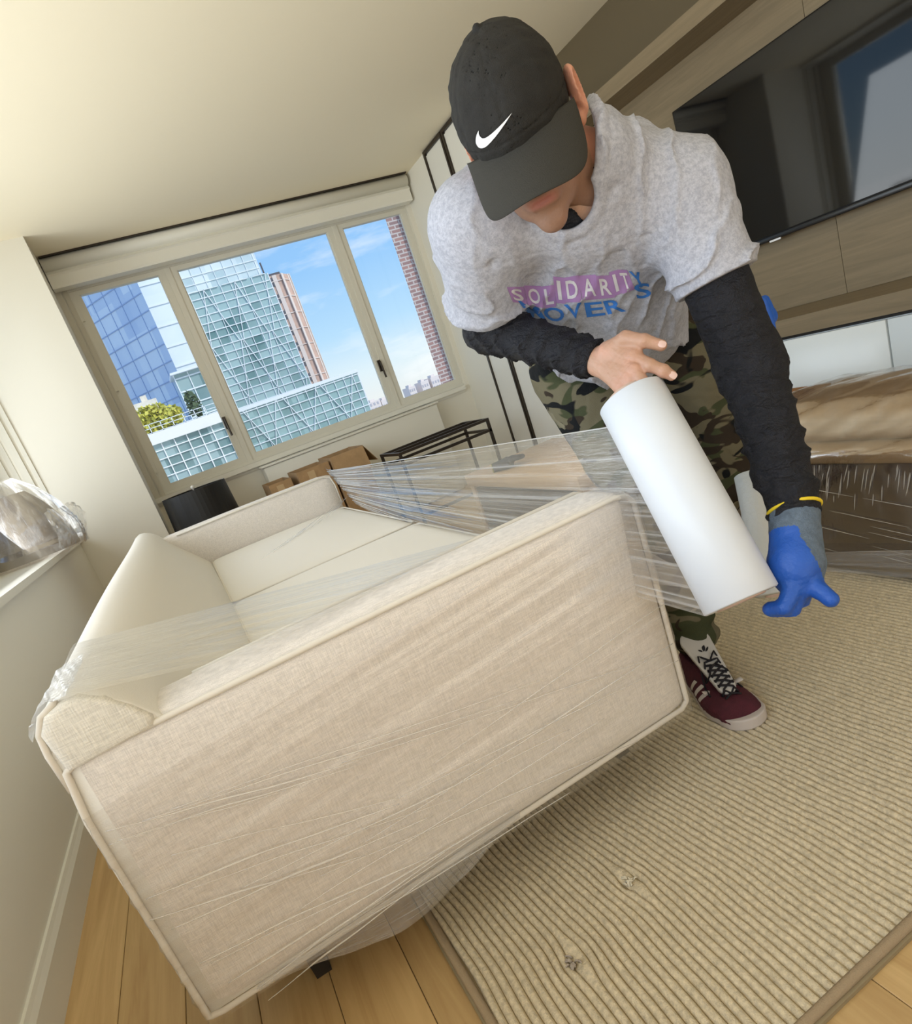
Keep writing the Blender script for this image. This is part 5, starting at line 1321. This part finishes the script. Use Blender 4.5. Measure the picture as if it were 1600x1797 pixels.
# --- gloved left hand
gm=mat('grey_knit_glove',(.12,.16,.21),.9,bump=.5,bscale=500,var=.25,vscale=90); gb=mat('blue_rubber_palm',(.008,.085,.42),.45,bump=.2,bscale=200)
hd=at(1398,975,1.035); kn=at(1392,1035,1.02)
fing=[[at(1418,1010,1.02),at(1436,1035,1.0),at(1457,1052,.985)],
      [at(1388,1040,1.01),at(1375,1066,1.01),at(1352,1068,1.03)],[at(1400,1045,1.02),at(1388,1072,1.02),at(1362,1076,1.04)],[at(1408,1045,1.035),at(1402,1070,1.04),at(1378,1080,1.06)],[at(1395,1040,1.05),at(1390,1062,1.07),at(1368,1072,1.08)]]
def glove(P):
    a=WL-uLf*.012; d=cap(P,a,hd,.0385,.040); d=su(d,ell(P,(hd+kn)/2,(.037,.034,.040)),.03)
    for k,f_ in enumerate(fing): d=su(d,chain(P,[hd*.35+f_[0]*.65,*f_],(.020,.0155,.0140,.0125) if k==0 else (.016,.0135,.0125,.0115)),.010)
    d=np.maximum(d,-((P-a)@uLf)); return d+.0010*sn(P,70)
gv,gf=nets(glove,WL-.13,kn+.14,.0028)
gc_=gv[gf].mean(1); rel=gc_-(WL*.5+kn*.5)
uu=(gc_-CAMP)@CAM_R.T; px_=FPX*uu[:,0]/uu[:,2]+PCX; py_=FPX*uu[:,1]/uu[:,2]+PCY
axh=(kn-WL)/np.linalg.norm(kn-WL); s_=(gc_-WL)@axh; sideg=np.cross(axh,camv(0,0,1)); sideg/=np.linalg.norm(sideg)
if sideg@CAM_R[0]>0: sideg=-sideg
sw=(gc_-(hd))@sideg
isblue=(sw>.02-.9*np.clip(s_-.055,0,1)+.004*np.sin(s_*90))&(s_>.035)|(s_>.125)
go=empty('work_glove',tuple(hd)); go.parent=man; go.location=Vector(hd)-man.location
for nm_,mk_,mt in (('knit_back',~isblue,gm),('rubber_palm',isblue,gb)):
    f=gf[mk_]; us_,inv=np.unique(f.ravel(),return_inverse=True); raw(nm_,gv[us_],inv.reshape(-1,4),mt,go,hd)
go['label']='blue and grey work glove'
tr_=[]
pr=np.cross(uLf,[0,0,1.]);pr/=np.linalg.norm(pr);pq=np.cross(uLf,pr)
MB().tube([WL-uLf*.010+.0405*(math.cos(a)*pr+math.sin(a)*pq)-hd for a in np.linspace(0,6.283,28,endpoint=False)],.0030,8,True).build('yellow_cuff',mat('yellow_trim',(.75,.55,.02),.6),None,True).parent=go
# spare blue glove tucked in the back pocket
sg=tag(empty('spare_glove',tuple(at(1346,570,1.5))),'blue glove hanging from his back pocket, beside the black sleeve','glove')
g0=np.array(sg.location); gp=[at(1338,530,1.48),at(1345,560,1.49),at(1352,590,1.5),at(1356,608,1.5)]
def sgf(P):
    d=chain(P,gp,(.012,.016,.014,.009)); d=su(d,chain(P,[gp[0]+V3(.03,.02,0),gp[1]+V3(.03,.02,0),HLt+V3(.08,.03,-.02)],(.012,.02,.02)),.02); return d+.001*sn(P,60)
v,f=nets(sgf,np.minimum(g0,HLt)-.12,np.maximum(g0,HLt)+.16,.004); raw('glove_body',v,f,mat('bright_blue_glove',(.01,.10,.50),.5),sg,g0)

# --- pair of dark work gloves lying on the bench
dg_=mat('dark_knit_glove',(.035,.04,.055),.9,bump=.5,bscale=400); yc=mat('olive_cuff',(.35,.32,.08),.8)
gl=None
c0=on(864,822,'z',.472); c1=on(905,808,'z',.472); ax=(c1-c0)/np.linalg.norm(c1-c0); sd=np.cross(ax,[0,0,1.])
gl=tag(empty('knit_glove',tuple(c0)),'dark knit work glove with olive cuff lying on the wooden bench','glove')
def gf2(P):
    d=cap(P,c0,c0+ax*.075,.020,.030)
    for k in range(4):
        a=c0+ax*.075+sd*(.019*(k-1.5)); e=a+ax*(.050+.012*(k%3))+sd*.016*(k-1.5)+V3(0,0,.006*k); d=su(d,chain(P,[a,(a+e)/2+V3(0,0,.010),e],(.0135,.0125,.011)),.007)
    d=su(d,cap(P,c0+ax*.03+sd*.02,c0+ax*.075+sd*.055,.013,.011),.01)
    d=np.maximum(d,-((P-c0)@ax)); d=np.maximum(d,-cap(P,c0-ax*.01,c0+ax*.03,.017,.013)); return d+.0012*sn(P,60)
v,f=nets(gf2,c0-.14,c0+.20,.003); v[:,2]=np.maximum(v[:,2],.4505); raw('glove_body',v,f,dg_,gl,c0)
pr=np.cross(ax,[0,0,1.]);pr/=np.linalg.norm(pr);pq=np.cross(ax,pr)
MB().tube([.0192*(math.cos(a)*pr+math.sin(a)*pq) for a in np.linspace(0,6.283,20,endpoint=False)],.0028,6,True).build('cuff_trim',yc,None,True).parent=gl
# soft crumple relief of the cloth itself
def crumple(m,scale,dist,stretch=(1,1,1),warp=.9):
    nt=m.node_tree; b=nt.nodes['Principled BSDF']; tc=N(nt,'ShaderNodeTexCoord'); mp=N(nt,'ShaderNodeMapping',inp={3:stretch}); nt.links.new(tc.outputs['Object'],mp.inputs[0])
    n=N(nt,'ShaderNodeTexNoise',inp={2:scale,3:2.2,4:.5,8:warp}); nt.links.new(mp.outputs[0],n.inputs[0])
    bp=N(nt,'ShaderNodeBump',inp={0:.75,1:dist}); nt.links.new(n.outputs[0],bp.inputs['Height'])
    old=[l for l in nt.links if l.to_socket==b.inputs['Normal']]
    if old: nt.links.new(old[0].from_socket,bp.inputs['Normal'])
    nt.links.new(bp.outputs[0],b.inputs['Normal'])
crumple(shirtm,7,.016,(1,1,.8),.3); crumple(um,26,.016,(1,1,2.2)); crumple(tm,12,.018,(1,1,1),.5)
